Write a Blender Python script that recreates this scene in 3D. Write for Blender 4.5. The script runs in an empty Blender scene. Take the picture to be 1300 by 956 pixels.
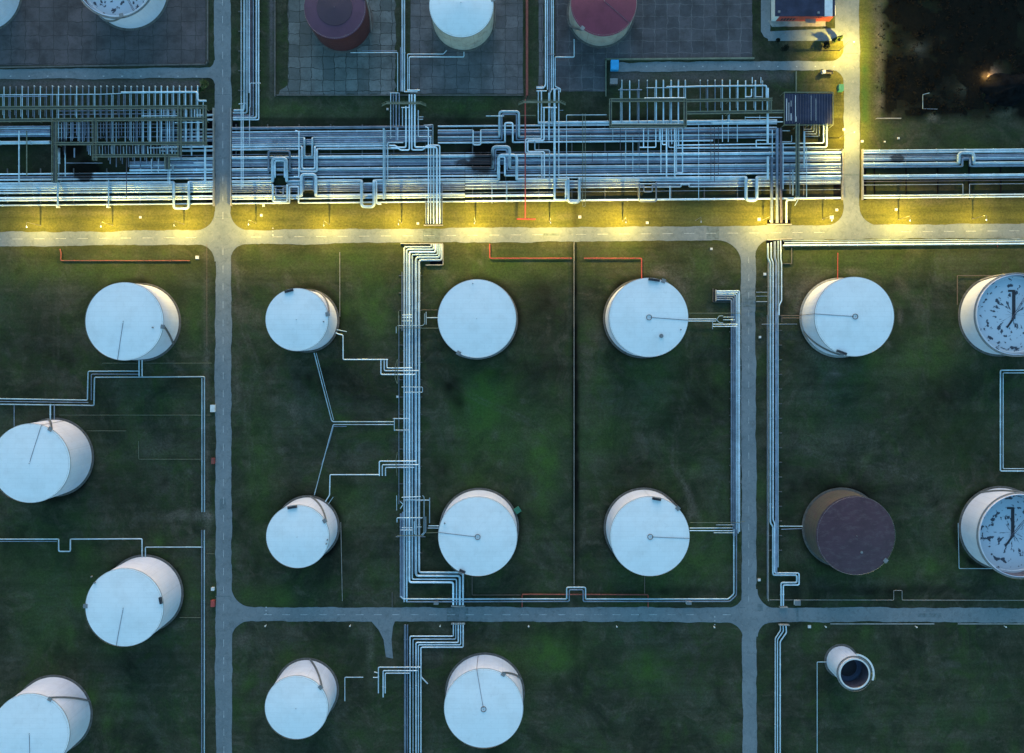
import bpy, bmesh, math, random
import numpy as np
from mathutils import Vector, Matrix
random.seed(7)
R = math.radians
S = 0.4            # metres per reference pixel on the ground
H = 347.0          # camera height
NX, NY = 650.0, 433.0
col = bpy.context.scene.collection

def W(px, py, z=0.0):
    f = S * (1 - z / H)
    return Vector(((px - NX) * f, (NY - py) * f, z))

ORD = ['first','second','third','fourth','fifth','sixth','seventh','eighth','ninth','tenth','eleventh','twelfth','thirteenth','fourteenth','fifteenth','sixteenth','seventeenth','eighteenth','nineteenth','twentieth','twenty-first','twenty-second','twenty-third','twenty-fourth','twenty-fifth','twenty-sixth','twenty-seventh','twenty-eighth','twenty-ninth','thirtieth','thirty-first','thirty-second','thirty-third','thirty-fourth','thirty-fifth','thirty-sixth','thirty-seventh','thirty-eighth']

# ------------------------------------------------------------------ materials
MATS = {}
def mat(name, color, rough=0.6, metal=0.0, var=0.15, scale=0.3, bump=0.0, bscale=3.0, color2=None, stain=False, spec=0.5):
    m = bpy.data.materials.new(name); m.use_nodes = True
    nt = m.node_tree; N = nt.nodes; L = nt.links
    b = N['Principled BSDF']
    b.inputs['Roughness'].default_value = rough
    b.inputs['Metallic'].default_value = metal
    b.inputs['Specular IOR Level'].default_value = spec
    geo = N.new('ShaderNodeNewGeometry')
    n1 = N.new('ShaderNodeTexNoise'); n1.inputs['Scale'].default_value = scale; n1.inputs['Detail'].default_value = 6
    n1.inputs['Roughness'].default_value = 0.65
    L.new(geo.outputs['Position'], n1.inputs['Vector'])
    mx = N.new('ShaderNodeMix'); mx.data_type = 'RGBA'
    c = Vector(color)
    c2 = Vector(color2) if color2 else c * (1 - var * 2)
    c1 = c * (1 + var)
    mx.inputs[6].default_value = (*c2, 1); mx.inputs[7].default_value = (*c1, 1)
    mr = N.new('ShaderNodeMapRange'); mr.inputs[1].default_value = 0.3; mr.inputs[2].default_value = 0.62
    L.new(n1.outputs['Fac'], mr.inputs[0]); L.new(mr.outputs[0], mx.inputs[0])
    out = mx.outputs[2]
    if stain:
        oi = N.new('ShaderNodeObjectInfo'); vo = N.new('ShaderNodeTexVoronoi'); vo.inputs['Scale'].default_value = .045
        L.new(geo.outputs['Position'], vo.inputs['Vector'])
        va = N.new('ShaderNodeMath'); va.operation = 'MULTIPLY_ADD'; va.inputs[1].default_value = .5; L.new(oi.outputs['Random'], va.inputs[0])
        sc_ = N.new('ShaderNodeSeparateColor'); L.new(vo.outputs['Color'], sc_.inputs[0])
        vb = N.new('ShaderNodeMath'); vb.operation = 'MULTIPLY_ADD'; vb.inputs[1].default_value = .22; vb.inputs[2].default_value = .60; L.new(sc_.outputs[0], vb.inputs[0]); L.new(vb.outputs[0], va.inputs[2])
        hs = N.new('ShaderNodeHueSaturation'); L.new(va.outputs[0], hs.inputs['Value']); L.new(out, hs.inputs['Color']); out = hs.outputs[0]
        n9 = N.new('ShaderNodeTexNoise'); n9.inputs['Scale'].default_value = 1.2; n9.inputs['Detail'].default_value = 6; n9.inputs['Roughness'].default_value = .75; L.new(geo.outputs['Position'], n9.inputs['Vector'])
        m9 = N.new('ShaderNodeMapRange'); m9.inputs[1].default_value = .55; m9.inputs[2].default_value = .72; m9.inputs[4].default_value = .55; L.new(n9.outputs['Fac'], m9.inputs[0])
        x9 = N.new('ShaderNodeMix'); x9.data_type = 'RGBA'; x9.inputs[7].default_value = (.10, .085, .075, 1); L.new(m9.outputs[0], x9.inputs[0]); L.new(out, x9.inputs[6]); out = x9.outputs[2]
        # oily dirt spills over the pipes, at fixed places
        for (sx, sy, rx, ry, st) in STAINS:
            p = W(sx, sy)
            mp = N.new('ShaderNodeMapping'); mp.vector_type = 'TEXTURE'
            mp.inputs['Location'].default_value = (p.x, p.y, 0)
            mp.inputs['Scale'].default_value = (rx * S, ry * S, 100)
            ad = N.new('ShaderNodeVectorMath'); ad.operation = 'ADD'
            nn = N.new('ShaderNodeTexNoise'); nn.inputs['Scale'].default_value = 0.25; nn.inputs['Detail'].default_value = 4
            L.new(geo.outputs['Position'], nn.inputs['Vector'])
            sc = N.new('ShaderNodeVectorMath'); sc.operation = 'MULTIPLY_ADD'
            sc.inputs[1].default_value = (8, 5, 0); sc.inputs[2].default_value = (-4, -2.5, 0)
            L.new(nn.outputs['Color'], sc.inputs[0]); L.new(geo.outputs['Position'], ad.inputs[0]); L.new(sc.outputs[0], ad.inputs[1])
            L.new(ad.outputs[0], mp.inputs['Vector'])
            ln = N.new('ShaderNodeVectorMath'); ln.operation = 'LENGTH'; L.new(mp.outputs[0], ln.inputs[0])
            m2 = N.new('ShaderNodeMapRange'); m2.inputs[1].default_value = 1.15; m2.inputs[2].default_value = 0.75
            m2.inputs[3].default_value = 0; m2.inputs[4].default_value = st
            L.new(ln.outputs['Value'], m2.inputs[0])
            x2 = N.new('ShaderNodeMix'); x2.data_type = 'RGBA'
            x2.inputs[7].default_value = (0.012, 0.01, 0.012, 1)
            L.new(m2.outputs[0], x2.inputs[0]); L.new(out, x2.inputs[6]); out = x2.outputs[2]
    L.new(out, b.inputs['Base Color'])
    if bump:
        bp = N.new('ShaderNodeBump'); bp.inputs['Strength'].default_value = bump; bp.inputs['Distance'].default_value = 0.2
        n2 = N.new('ShaderNodeTexNoise'); n2.inputs['Scale'].default_value = bscale; n2.inputs['Detail'].default_value = 5
        L.new(geo.outputs['Position'], n2.inputs['Vector']); L.new(n2.outputs['Fac'], bp.inputs['Height']); L.new(bp.outputs[0], b.inputs['Normal'])
    MATS[name] = m
    return m
STAINS = [(612, 207, 19, 17, 0.97), (592, 208, 16, 4, 0.85), (108, 220, 14, 13, 0.95), (1137, 202, 10, 5.5, 0.85), (87, 186, 12, 10, 0.8)]

mat('clad', (0.40, 0.53, 0.59), 0.42, 0.35, 0.12, 0.25, stain=True)
mat('clad_bright', (0.56, 0.68, 0.74), 0.4, 0.25, 0.10, 0.25, stain=True)
mat('dull', (0.185, 0.235, 0.30), 0.5, 0.3, 0.18, 0.3, stain=True)
mat('dark_pipe', (0.09, 0.08, 0.10), 0.55, 0.3, 0.2, 0.3, stain=True)
mat('olive', (0.135, 0.155, 0.105), 0.7, 0.1, 0.2, 0.6)
mat('grating', (0.05, 0.065, 0.06), 0.8, 0.1, 0.2, 0.6)
mat('red_paint', (0.36, 0.05, 0.035), 0.5, 0.0, 0.15, 0.6)
mat('old_red', (0.20, 0.045, 0.03), 0.6, 0.0, 0.2, 0.6)
mat('rust_pipe', (0.13, 0.09, 0.07), 0.7, 0.1, 0.2, 0.6)
mat('white_box', (0.60, 0.60, 0.57), 0.5, 0.0, 0.06, 1.0)
mat('concrete', (0.27, 0.26, 0.235), 0.85, 0.0, 0.16, 0.5, bump=0.2)
mat('dark_concrete', (0.10, 0.095, 0.085), 0.9, 0.0, 0.2, 0.5, bump=0.2)
mat('black_steel', (0.02, 0.02, 0.025), 0.6, 0.2, 0.2, 0.5)
mat('steel', (0.25, 0.24, 0.23), 0.45, 0.6, 0.1, 0.5)
mat('blue_paint', (0.03, 0.33, 0.62), 0.5, 0.0, 0.1, 0.6)
mat('green_paint', (0.03, 0.16, 0.10), 0.5, 0.0, 0.1, 0.6)
mat('roof_dark', (0.028, 0.034, 0.060), 0.85, 0.0, 0.2, 0.15, spec=.15)
mat('roof_white', (0.60, 0.60, 0.58), 0.6, 0.0, 0.08, 0.4)
mat('bark', (0.06, 0.045, 0.03), 0.9)
mat('leaf', (0.035, 0.055, 0.018), 0.7, 0, 0.3, 0.8, spec=.1)
mat('leaf_lit_yellow', (0.10, 0.11, 0.025), 0.7, 0, 0.3, 0.8)  # yellow light on the shrub is put into this leaf colour
mat('leaf_dark', (0.010, 0.014, 0.010), 0.8, 0, 0.3, 0.8, spec=.05)
mat('mound_soil', (0.005, 0.006, 0.007), 0.95, 0, 0.3, 0.3, spec=.02)
mat('reed', (0.010, 0.0095, 0.009), 0.95, 0, 0.4, 0.1, spec=.02)
mat('glass_dark', (0.02, 0.03, 0.04), 0.1)
mat('patch_asphalt', (0.125, 0.155, 0.16), 0.9, 0, 0.18, 0.6, spec=.2)
mat('paint_line', (0.36, 0.38, 0.37), 0.8, 0, 0.25, 0.6)
mat('near_black', (0.008, 0.007, 0.008), 0.9, 0, 0.3, 0.3, spec=.05)

def emis(name, color, strength):
    m = bpy.data.materials.new(name); m.use_nodes = True
    b = m.node_tree.nodes['Principled BSDF']
    b.inputs['Base Color'].default_value = (*color, 1)
    b.inputs['Emission Color'].default_value = (*color, 1); b.inputs['Emission Strength'].default_value = strength
    MATS[name] = m
emis('lamp_lens', (1.0, 0.8, 0.35), 12.0)

def tank_paint(name, color, dirt, course=2.2, rustiness=0.0, panel=3.0):
    """painted steel plate: faint plate seams, streaks and grime"""
    m = bpy.data.materials.new(name); m.use_nodes = True
    nt = m.node_tree; N = nt.nodes; L = nt.links
    b = N['Principled BSDF']; b.inputs['Roughness'].default_value = 0.55
    tc = N.new('ShaderNodeTexCoord')
    br = N.new('ShaderNodeTexBrick'); br.inputs['Scale'].default_value = 1.0
    br.inputs['Brick Width'].default_value = panel * 2.4; br.inputs['Row Height'].default_value = panel * 0.8
    br.inputs['Mortar Size'].default_value = 0.06; br.inputs['Mortar Smooth'].default_value = 0.6
    c = Vector(color)
    br.inputs['Color1'].default_value = (*c, 1); br.inputs['Color2'].default_value = (*(c * 0.972), 1)
    br.inputs['Mortar'].default_value = (*(c * (0.85 if rustiness == 0 else 0.65)), 1)
    L.new(tc.outputs['Object'], br.inputs['Vector'])
    n1 = N.new('ShaderNodeTexNoise'); n1.inputs['Scale'].default_value = 0.12; n1.inputs['Detail'].default_value = 7; n1.inputs['Roughness'].default_value = 0.7
    geo = N.new('ShaderNodeNewGeometry'); L.new(geo.outputs['Position'], n1.inputs['Vector'])
    mr = N.new('ShaderNodeMapRange'); mr.inputs[1].default_value = 0.45; mr.inputs[2].default_value = 0.8; mr.inputs[4].default_value = dirt
    L.new(n1.outputs['Fac'], mr.inputs[0])
    mx = N.new('ShaderNodeMix'); mx.data_type = 'RGBA'
    mx.inputs[7].default_value = (*(Vector((c.x * 0.55, c.y * 0.5, c.z * 0.45))), 1)
    L.new(mr.outputs[0], mx.inputs[0]); L.new(br.outputs['Color'], mx.inputs[6])
    out = mx.outputs[2]
    oi = N.new('ShaderNodeObjectInfo'); n7 = N.new('ShaderNodeTexNoise'); n7.noise_dimensions = '4D'; n7.inputs['Scale'].default_value = .35; n7.inputs['Detail'].default_value = 9; n7.inputs['Roughness'].default_value = .8; n7.inputs['Distortion'].default_value = .8
    m0 = N.new('ShaderNodeMath'); m0.operation = 'MULTIPLY'; m0.inputs[1].default_value = 50; L.new(oi.outputs['Random'], m0.inputs[0]); L.new(m0.outputs[0], n7.inputs['W'])
    L.new(tc.outputs['Object'], n7.inputs['Vector'])
    m7 = N.new('ShaderNodeMapRange'); m7.inputs[1].default_value = .56; m7.inputs[2].default_value = .70; m7.inputs[4].default_value = .32; L.new(n7.outputs['Fac'], m7.inputs[0])
    x7 = N.new('ShaderNodeMix'); x7.data_type = 'RGBA'; x7.inputs[7].default_value = (c.x*.5, c.y*.52, c.z*.5, 1); L.new(m7.outputs[0], x7.inputs[0]); L.new(out, x7.inputs[6]); out = x7.outputs[2]
    if rustiness:
        n3 = N.new('ShaderNodeTexNoise'); n3.inputs['Scale'].default_value = 0.35; n3.inputs['Detail'].default_value = 8; n3.inputs['Roughness'].default_value = 0.75
        mp = N.new('ShaderNodeMapping'); mp.inputs['Scale'].default_value = (0.6, 1.1, 1.0)
        L.new(tc.outputs['Object'], mp.inputs[0]); L.new(mp.outputs[0], n3.inputs['Vector'])
        m3 = N.new('ShaderNodeMapRange'); m3.inputs[1].default_value = 0.50; m3.inputs[2].default_value = 0.62; m3.inputs[4].default_value = rustiness
        L.new(n3.outputs['Fac'], m3.inputs[0])
        x3 = N.new('ShaderNodeMix'); x3.data_type = 'RGBA'; x3.inputs[7].default_value = (0.085, 0.05, 0.055, 1)
        L.new(m3.outputs[0], x3.inputs[0]); L.new(out, x3.inputs[6]); out = x3.outputs[2]
    L.new(out, b.inputs['Base Color'])
    MATS[name] = m
tank_paint('tank_white', (0.72, 0.755, 0.745), 0.30)
tank_paint('tank_wall_white', (0.60, 0.62, 0.72), 0.35)  # lilac cast of the dusk light put into the white wall colour
tank_paint('tank_cream', (0.42, 0.40, 0.34), 0.6, rustiness=0.4)
tank_paint('tank_maroon', (0.085, 0.028, 0.055), 0.8)
tank_paint('tank_maroon_dark', (0.04, 0.017, 0.032), 0.8)
tank_paint('deck_dark', (0.06, 0.085, 0.14), 0.8)  # dark inside of the small open tank put into the deck colour
tank_paint('tank_maroon_wall', (0.07, 0.018, 0.02), 0.5)
tank_paint('tank_crimson', (0.19, 0.028, 0.05), 0.8)
tank_paint('tank_rust', (0.058, 0.022, 0.032), 0.9, rustiness=0.7)
tank_paint('tank_rust_wall', (0.085, 0.075, 0.062), 0.7, rustiness=0.7)
tank_paint('tank_wall_plain', (0.33, 0.30, 0.26), 0.6, rustiness=0.3)

def floating_mat():
    m = bpy.data.materials.new('floating_roof'); m.use_nodes = True
    nt = m.node_tree; N = nt.nodes; L = nt.links
    b = N['Principled BSDF']; b.inputs['Roughness'].default_value = 0.35
    tc = N.new('ShaderNodeTexCoord')
    # radial soot streaks: noise in polar coordinates
    sep = N.new('ShaderNodeSeparateXYZ'); L.new(tc.outputs['Object'], sep.inputs[0])
    at = N.new('ShaderNodeMath'); at.operation = 'ARCTAN2'; L.new(sep.outputs[1], at.inputs[0]); L.new(sep.outputs[0], at.inputs[1])
    ln = N.new('ShaderNodeVectorMath'); ln.operation = 'LENGTH'; L.new(tc.outputs['Object'], ln.inputs[0])
    cmb = N.new('ShaderNodeCombineXYZ')
    oi = N.new('ShaderNodeObjectInfo'); a1 = N.new('ShaderNodeMath'); a1.operation = 'MULTIPLY_ADD'; a1.inputs[1].default_value = 30; L.new(oi.outputs['Random'], a1.inputs[0]); L.new(at.outputs[0], a1.inputs[2])
    a2 = N.new('ShaderNodeMath'); a2.operation = 'MULTIPLY'; a2.inputs[1].default_value = 1.7; L.new(a1.outputs[0], a2.inputs[0])
    l2 = N.new('ShaderNodeMath'); l2.operation = 'MULTIPLY'; l2.inputs[1].default_value = 0.16; L.new(ln.outputs['Value'], l2.inputs[0])
    L.new(a2.outputs[0], cmb.inputs[0]); L.new(l2.outputs[0], cmb.inputs[1])
    n = N.new('ShaderNodeTexNoise'); n.inputs['Scale'].default_value = 2.4; n.inputs['Detail'].default_value = 3; n.inputs['Roughness'].default_value = 0.55
    L.new(cmb.outputs[0], n.inputs['Vector'])
    mr = N.new('ShaderNodeMapRange'); mr.inputs[1].default_value = 0.56; mr.inputs[2].default_value = 0.60
    L.new(n.outputs['Fac'], mr.inputs[0])
    mx = N.new('ShaderNodeMix'); mx.data_type = 'RGBA'
    mx.inputs[6].default_value = (0.40, 0.47, 0.52, 1); mx.inputs[7].default_value = (0.03, 0.035, 0.05, 1)
    L.new(mr.outputs[0], mx.inputs[0]); L.new(mx.outputs[2], b.inputs['Base Color'])
    MATS['floating_roof'] = m
floating_mat()

# ------------------------------------------------------------------ mesh helpers
class MB:
    def __init__(s): s.v = []; s.f = []
    def add(s, vs, fs):
        o = len(s.v); s.v += [tuple(v) for v in vs]; s.f += [tuple(i + o for i in f) for f in fs]; return s
    def box(s, x0, y0, z0, x1, y1, z1):
        return s.add([(x0,y0,z0),(x1,y0,z0),(x1,y1,z0),(x0,y1,z0),(x0,y0,z1),(x1,y0,z1),(x1,y1,z1),(x0,y1,z1)],
              [(0,3,2,1),(4,5,6,7),(0,1,5,4),(1,2,6,5),(2,3,7,6),(3,0,4,7)])
    def beam(s, a, b, w, h):
        """box section beam from a to b (Vectors at centre)"""
        a = Vector(a); b = Vector(b); d = (b - a).normalized()
        up = Vector((0,0,1)) if abs(d.z) < 0.95 else Vector((1,0,0))
        sx = d.cross(up).normalized() * w / 2; uz = sx.cross(d).normalized() * h / 2
        vs = [a-sx-uz, a+sx-uz, a+sx+uz, a-sx+uz, b-sx-uz, b+sx-uz, b+sx+uz, b-sx+uz]
        return s.add(vs, [(0,1,2,3),(7,6,5,4),(0,4,5,1),(1,5,6,2),(2,6,7,3),(3,7,4,0)])
    def tube(s, pts, r, n=8, caps=True, radii=None):
        pts = [Vector(p) for p in pts]
        rings = []; prev = None
        for i, p in enumerate(pts):
            if i == 0: t = pts[1] - p
            elif i == len(pts) - 1: t = p - pts[i-1]
            else: t = (pts[i+1] - p).normalized() + (p - pts[i-1]).normalized()
            t.normalize()
            if prev is None:
                up = Vector((0,0,1)) if abs(t.z) < 0.9 else Vector((1,0,0))
                u = t.cross(up).normalized()
            else:
                u = (prev - t * prev.dot(t)).normalized()
            prev = u; w = t.cross(u)
            rr = radii[i] if radii else r
            rings.append([p + (u * math.cos(2*math.pi*k/n) + w * math.sin(2*math.pi*k/n)) * rr for k in range(n)])
        o = len(s.v)
        for g in rings: s.v += [tuple(v) for v in g]
        for i in range(len(rings) - 1):
            for k in range(n):
                a = o + i*n + k; b2 = o + i*n + (k+1) % n
                s.f.append((a, b2, b2 + n, a + n))
        if caps:
            s.f.append(tuple(o + k for k in range(n))[::-1]); s.f.append(tuple(o + (len(rings)-1)*n + k for k in range(n)))
        return s
    def ball(s, c, r, seg=8, rings=5, sz=1.0):
        vs = []; fs = []
        for i in range(rings + 1):
            th = math.pi * i / rings
            for k in range(seg):
                ph = 2*math.pi*k/seg
                vs.append((c[0]+r*math.sin(th)*math.cos(ph), c[1]+r*math.sin(th)*math.sin(ph), c[2]+r*sz*math.cos(th)))
        for i in range(rings):
            for k in range(seg):
                fs.append((i*seg+k, (i+1)*seg+k, (i+1)*seg+(k+1)%seg, i*seg+(k+1)%seg))
        return s.add(vs, fs)
    def lathe(s, prof, n=96, c=(0,0,0), a0=0, a1=2*math.pi):
        full = abs(a1 - a0 - 2*math.pi) < 1e-6
        m = n if full else n + 1
        o = len(s.v)
        for k in range(m):
            a = a0 + (a1 - a0) * k / n
            for (r, z) in prof: s.v.append((c[0]+r*math.cos(a), c[1]+r*math.sin(a), c[2]+z))
        q = len(prof)
        for k in range(n):
            k2 = (k + 1) % m
            for j in range(q - 1):
                s.f.append((o+k*q+j, o+k2*q+j, o+k2*q+j+1, o+k*q+j+1))
        return s
    def build(s, name, material, parent=None, smooth=False, loc=None):
        me = bpy.data.meshes.new(name); me.from_pydata(s.v, [], s.f); me.update()
        bm = bmesh.new(); bm.from_mesh(me); bmesh.ops.recalc_face_normals(bm, faces=bm.faces); bm.to_mesh(me); bm.free()
        if smooth:
            me.polygons.foreach_set('use_smooth', [True] * len(me.polygons))
            try: me.set_sharp_from_angle(angle=R(40))
            except Exception: pass
        me.materials.append(MATS[material] if isinstance(material, str) else material)
        o = bpy.data.objects.new(name, me); col.objects.link(o)
        if parent is not None: o.parent = parent
        if loc is not None: o.location = loc
        return o

def tag(o, label=None, cat=None, group=None, kind=None):
    if label: o['label'] = label
    if cat: o['category'] = cat
    if group: o['group'] = group
    if kind: o['kind'] = kind
    return o
def empty(name, loc, label, cat, group=None):
    o = bpy.data.objects.new(name, None); col.objects.link(o); o.location = loc
    o.empty_display_size = 0.5
    return tag(o, label, cat, group)

def rounded(pts, rad, seg=4):
    """fillet the corners of a 3D polyline"""
    out = [pts[0]]
    for i in range(1, len(pts) - 1):
        a, b, c = pts[i-1], pts[i], pts[i+1]
        d1 = (a - b); d2 = (c - b)
        l = min(rad, d1.length * 0.48, d2.length * 0.48)
        p1 = b + d1.normalized() * l; p2 = b + d2.normalized() * l
        for k in range(seg + 1):
            t = k / seg
            out.append(p1 * (1-t)**2 + b * 2*t*(1-t) + p2 * t*t)
    out.append(pts[-1])
    return out

def pipe(name, pts, w, z, material, label, cat='pipe', group=None, parent=None, sides=10):
    """pts: (px, py[, z]) in reference pixels as seen; w: diameter in pixels"""
    r = w * S / 2
    z = max(z, r + 0.15)
    P = [W(p[0], p[1], p[2] if len(p) > 2 else z) for p in pts]
    P = rounded(P, max(0.5, r * 2.4))
    mb = MB().tube(P, r, sides)
    if w >= 1.2:
        for A_, B_ in zip(P[:-1], P[1:]):
            l = (B_-A_).length
            if l > 7:
                nf = max(1, int(l / 14)); d = (B_-A_).normalized(); off = random.uniform(0, .6)
                for k in range(nf):
                    c_ = A_.lerp(B_, min(.96, (k + .3 + off*.7) / nf)); fl = .14
                    mb.tube([c_-d*fl, c_+d*fl], r*1.22 + .05, sides)
    o = mb.build(name, material, parent, smooth=True)
    if parent is None: tag(o, label, cat, group)
    return o

SL = -0.0086
def row(y440, x): return y440 + SL * (x - 440)

# ------------------------------------------------------------------ ground
def row_f(X): return 303.6 - 0.0082*X
def ground():
    xs = np.concatenate([[-9000, -4000, -2000, -1000, -500, -300], np.arange(-160, 1461, 3.0), [1560, 1800, 2400, 3500, 6000, 10000]])
    ys = np.concatenate([[-9000, -4000, -2000, -1000, -500, -300], np.arange(-140, 1141, 3.0), [1300, 1600, 2400, 3500, 6000, 9000]])
    X, Y = np.meshgrid(xs, ys)
    n, m = X.shape
    co = np.zeros((n, m, 3)); co[..., 0] = (X - NX) * S; co[..., 1] = (NY - Y) * S
    # smooth value noise for relief
    def vn(X, Y, s, seed):
        rs = np.random.RandomState(seed); g = rs.rand(64, 64)
        u = (X / s) % 63; v = (Y / s) % 63
        i = np.floor(u).astype(int); j = np.floor(v).astype(int); fu = u - i; fv = v - j
        fu = fu*fu*(3-2*fu); fv = fv*fv*(3-2*fv)
        i2 = (i+1) % 64; j2 = (j+1) % 64
        return (g[j, i]*(1-fu) + g[j, i2]*fu)*(1-fv) + (g[j2, i]*(1-fu) + g[j2, i2]*fu)*fv
    nz = vn(X, Y, 31, 1)*0.6 + vn(X, Y, 11, 2)*0.4
    lush = np.zeros_like(X); bare = np.zeros_like(X); dark = np.zeros_like(X); grey = np.zeros_like(X)
    def g(arr, x, y, rx, ry, a, rot=0):
        dx = X - x; dy = Y - y; c = math.cos(rot); s = math.sin(rot)
        u = (dx*c + dy*s)/rx; v = (-dx*s + dy*c)/ry
        arr += a*np.exp(-(u*u + v*v)*1.4) * (0.55 + 0.9*vn(X+x, Y+y, 9, int(abs(x+y)) % 97))
    for a in [(620,500,42,38,1.0),(605,530,30,30,.5),(690,590,22,60,.8),(640,560,40,30,.4),(330,600,22,90,.45),(470,380,30,60,.6),(400,330,80,18,.5),(640,340,90,25,.5),
              (120,345,120,25,.4),(840,470,40,60,.35),(1170,450,60,50,.4),(1220,560,60,40,.2),(760,560,40,50,.35),(1100,330,160,20,.35),(700,830,40,30,.9),(825,850,30,20,.8),
              (640,840,30,18,.5),(440,640,40,40,.3),(250,400,20,60,.4),(1150,720,100,20,.3),(900,690,40,60,.3),(60,720,70,60,.3),(1098,110,7,90,.9),(350,140,120,12,.35),(600,135,70,12,.3),
              (860,720,60,30,.4),(600,600,60,60,.3),(340,760,40,20,.3),(1250,205,50,25,.5),(60,800,50,40,.3)]: g(lush, *a)
    for a in [(1035,365,16,22,.9,.6),(1020,390,12,22,.9),(1043,450,26,12,.9,.4),(1078,345,34,5,.6),(1060,475,9,3,1.1),(1143,402,4,10,.8),(1128,438,4,6,.7),(1000,372,4,7,.8),
              (843,344,22,10,.9),(862,362,8,16,.7,-.5),(878,640,5,26,.8,-.4),(868,612,4,22,.6,-.5),(876,655,6,8,.9),(470,822,5,30,.9),(462,800,12,8,.4),(560,345,10,6,.4),
              (300,345,8,26,.5,-.5),(1010,55,25,8,.3),(262,470,5,200,.55),(262,700,5,200,.55),(300,480,8,40,.35),(310,815,14,12,.6),(380,520,22,30,.35,-.7),(395,500,30,8,.3,.6),
              (450,588,14,6,.5),(205,560,24,14,.25),(885,600,40,8,.2),(1040,560,70,25,.22),(1140,600,60,30,.18),(830,560,20,12,.25),(760,580,15,12,.3),(1180,255,80,6,.4),(120,270,120,5,.3),
              (560,800,20,12,.3),(550,830,14,14,.35),(1115,65,6,90,.5),(1125,130,18,16,.5),(1185,55,18,9,.5),(1140,83,14,7,.5),(1170,105,26,6,.5,.3),(200,575,25,10,.3),(235,656,34,9,.7),(264,657,10,12,.8),(222,795,14,7,.6),
              (470,270,60,6,.25),(720,275,40,6,.3),(900,280,40,8,.25),(1010,700,14,10,.2)]: g(bare, *a)
    rs = np.random.RandomState(3)
    for _ in range(260):
        g(bare, rs.uniform(0, 1300), rs.uniform(320, 960), rs.uniform(2, 9), rs.uniform(2, 7), rs.uniform(.1, .45), rs.uniform(0, 3))
    for _ in range(200):
        g(dark, rs.uniform(0, 1300), rs.uniform(320, 960), rs.uniform(4, 16), rs.uniform(3, 12), rs.uniform(.08, .32), rs.uniform(0, 3))
    for _ in range(90):
        g(lush, rs.uniform(0, 1300), rs.uniform(315, 960), rs.uniform(6, 22), rs.uniform(5, 20), rs.uniform(.1, .5), rs.uniform(0, 3))
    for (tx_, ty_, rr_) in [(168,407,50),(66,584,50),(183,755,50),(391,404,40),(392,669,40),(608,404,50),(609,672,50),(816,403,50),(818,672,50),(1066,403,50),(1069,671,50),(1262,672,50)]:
        rd_ = np.hypot(X-tx_, Y-ty_); dark += .8*np.exp(-((rd_-rr_)/5)**2);  # shade round each tank foot painted into the ground as a dark ring
    # wheel tracks across the plots
    for (x0, y0, x1, y1) in [(300,345,322,470),(322,470,315,600),(880,330,860,600),(1190,330,1165,500),(560,470,700,560),(1000,560,1160,610),(90,330,60,480),(240,600,140,690)]:
        L2 = math.hypot(x1-x0, y1-y0); ux, uy = (x1-x0)/L2, (y1-y0)/L2
        t_ = np.clip((X-x0)*ux + (Y-y0)*uy, 0, L2); px_ = x0 + ux*t_ + 6*np.sin(t_/30)*(-uy); py_ = y0 + uy*t_ + 6*np.sin(t_/30)*ux
        dd = np.hypot(X-px_, Y-py_)
        bare += .3*np.exp(-((dd-2.6)/1.3)**2)*(.4+vn(X, Y, 13, 9))
    for a in [(575,492,16,18,.9),(583,515,8,12,.6),(50,440,60,60,.4),(400,490,30,30,.5),(470,500,40,20,.35),(870,500,50,80,.4),(730,520,4,260,.8),(1190,500,60,30,.4),(1000,620,25,60,.5),
              (140,620,90,40,.4),(80,700,60,50,.35),(560,600,20,30,.5),(690,380,26,34,.55),(700,470,30,50,.4),(1080,620,70,12,.5),(1030,610,14,20,.5),(140,840,120,20,.4),(430,700,60,30,.4),
              (800,600,40,40,.45),(640,470,60,18,.5),(900,840,120,20,.3),(320,700,20,40,.4),(1220,560,60,40,.45),(1250,640,26,60,.4),(450,470,40,60,.3),(850,750,90,7,.6),(1130,750,170,8,.6),
              (730,450,5,280,.5),(733,600,3,150,.7)]: g(dark, *a)
    # marsh, upper right
    edge = 1126 + 10*(vn(X, Y, 17, 5) - .5); edy = 148 + 14*(vn(X, Y, 21, 6) - .5) 
    marsh = 1/(1+np.exp(-(X-edge)/3.0)) * 1/(1+np.exp((Y-edy)/3.5))
    dark += marsh*(1.05 + .9*(nz > .42)); 
    bare *= (1 - 0.3*marsh)
    g(bare, 1252, 95, 22, 14, 1.5); dark -= 1.0*np.exp(-(((X-1252)/22)**2+((Y-96)/14)**2))  # ground paled here so the orange glow shows; brightness put into colour
    for a in [(1165,60,14,9,.5),(1143,84,12,8,.45),(1172,72,9,8,.5),(1160,115,26,4,.5,.2),(1130,128,12,12,.6),(1150,112,20,5,.4,.4),(1182,150,9,6,1.1),(1225,115,14,8,.4),(1285,140,25,5,.4,-.3),(1118,60,8,80,.35)]: g(bare, *a)
    for a in [(1165,60,14,9,.8),(1143,84,12,8,.8),(1160,115,26,4,.9,.2),(1182,148,9,8,1.4),(1225,115,14,8,.8),(1285,140,25,6,.9,-.3)]: g(dark, a[0], a[1], a[2], a[3], -a[4], *(a[5:]))
    # darker corridor ground beneath the pipes
    cor = ((Y > 150 - 0*X) & (Y < row(256, X))).astype(float) * ((X < 1092) | (Y > 190)).astype(float)
    dark += 0.55*cor
    for (sx, sy, rx, ry, st) in STAINS: g(dark, sx, sy, rx*1.3, ry*1.3, 2.2)
    # worn soil basin upper left
    bas = 1/(1+np.exp((Y-83)/1.2)) * 1/(1+np.exp((X-263)/1.2))
    grey += bas*(0.75 + 0.4*(nz-.5))
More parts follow.
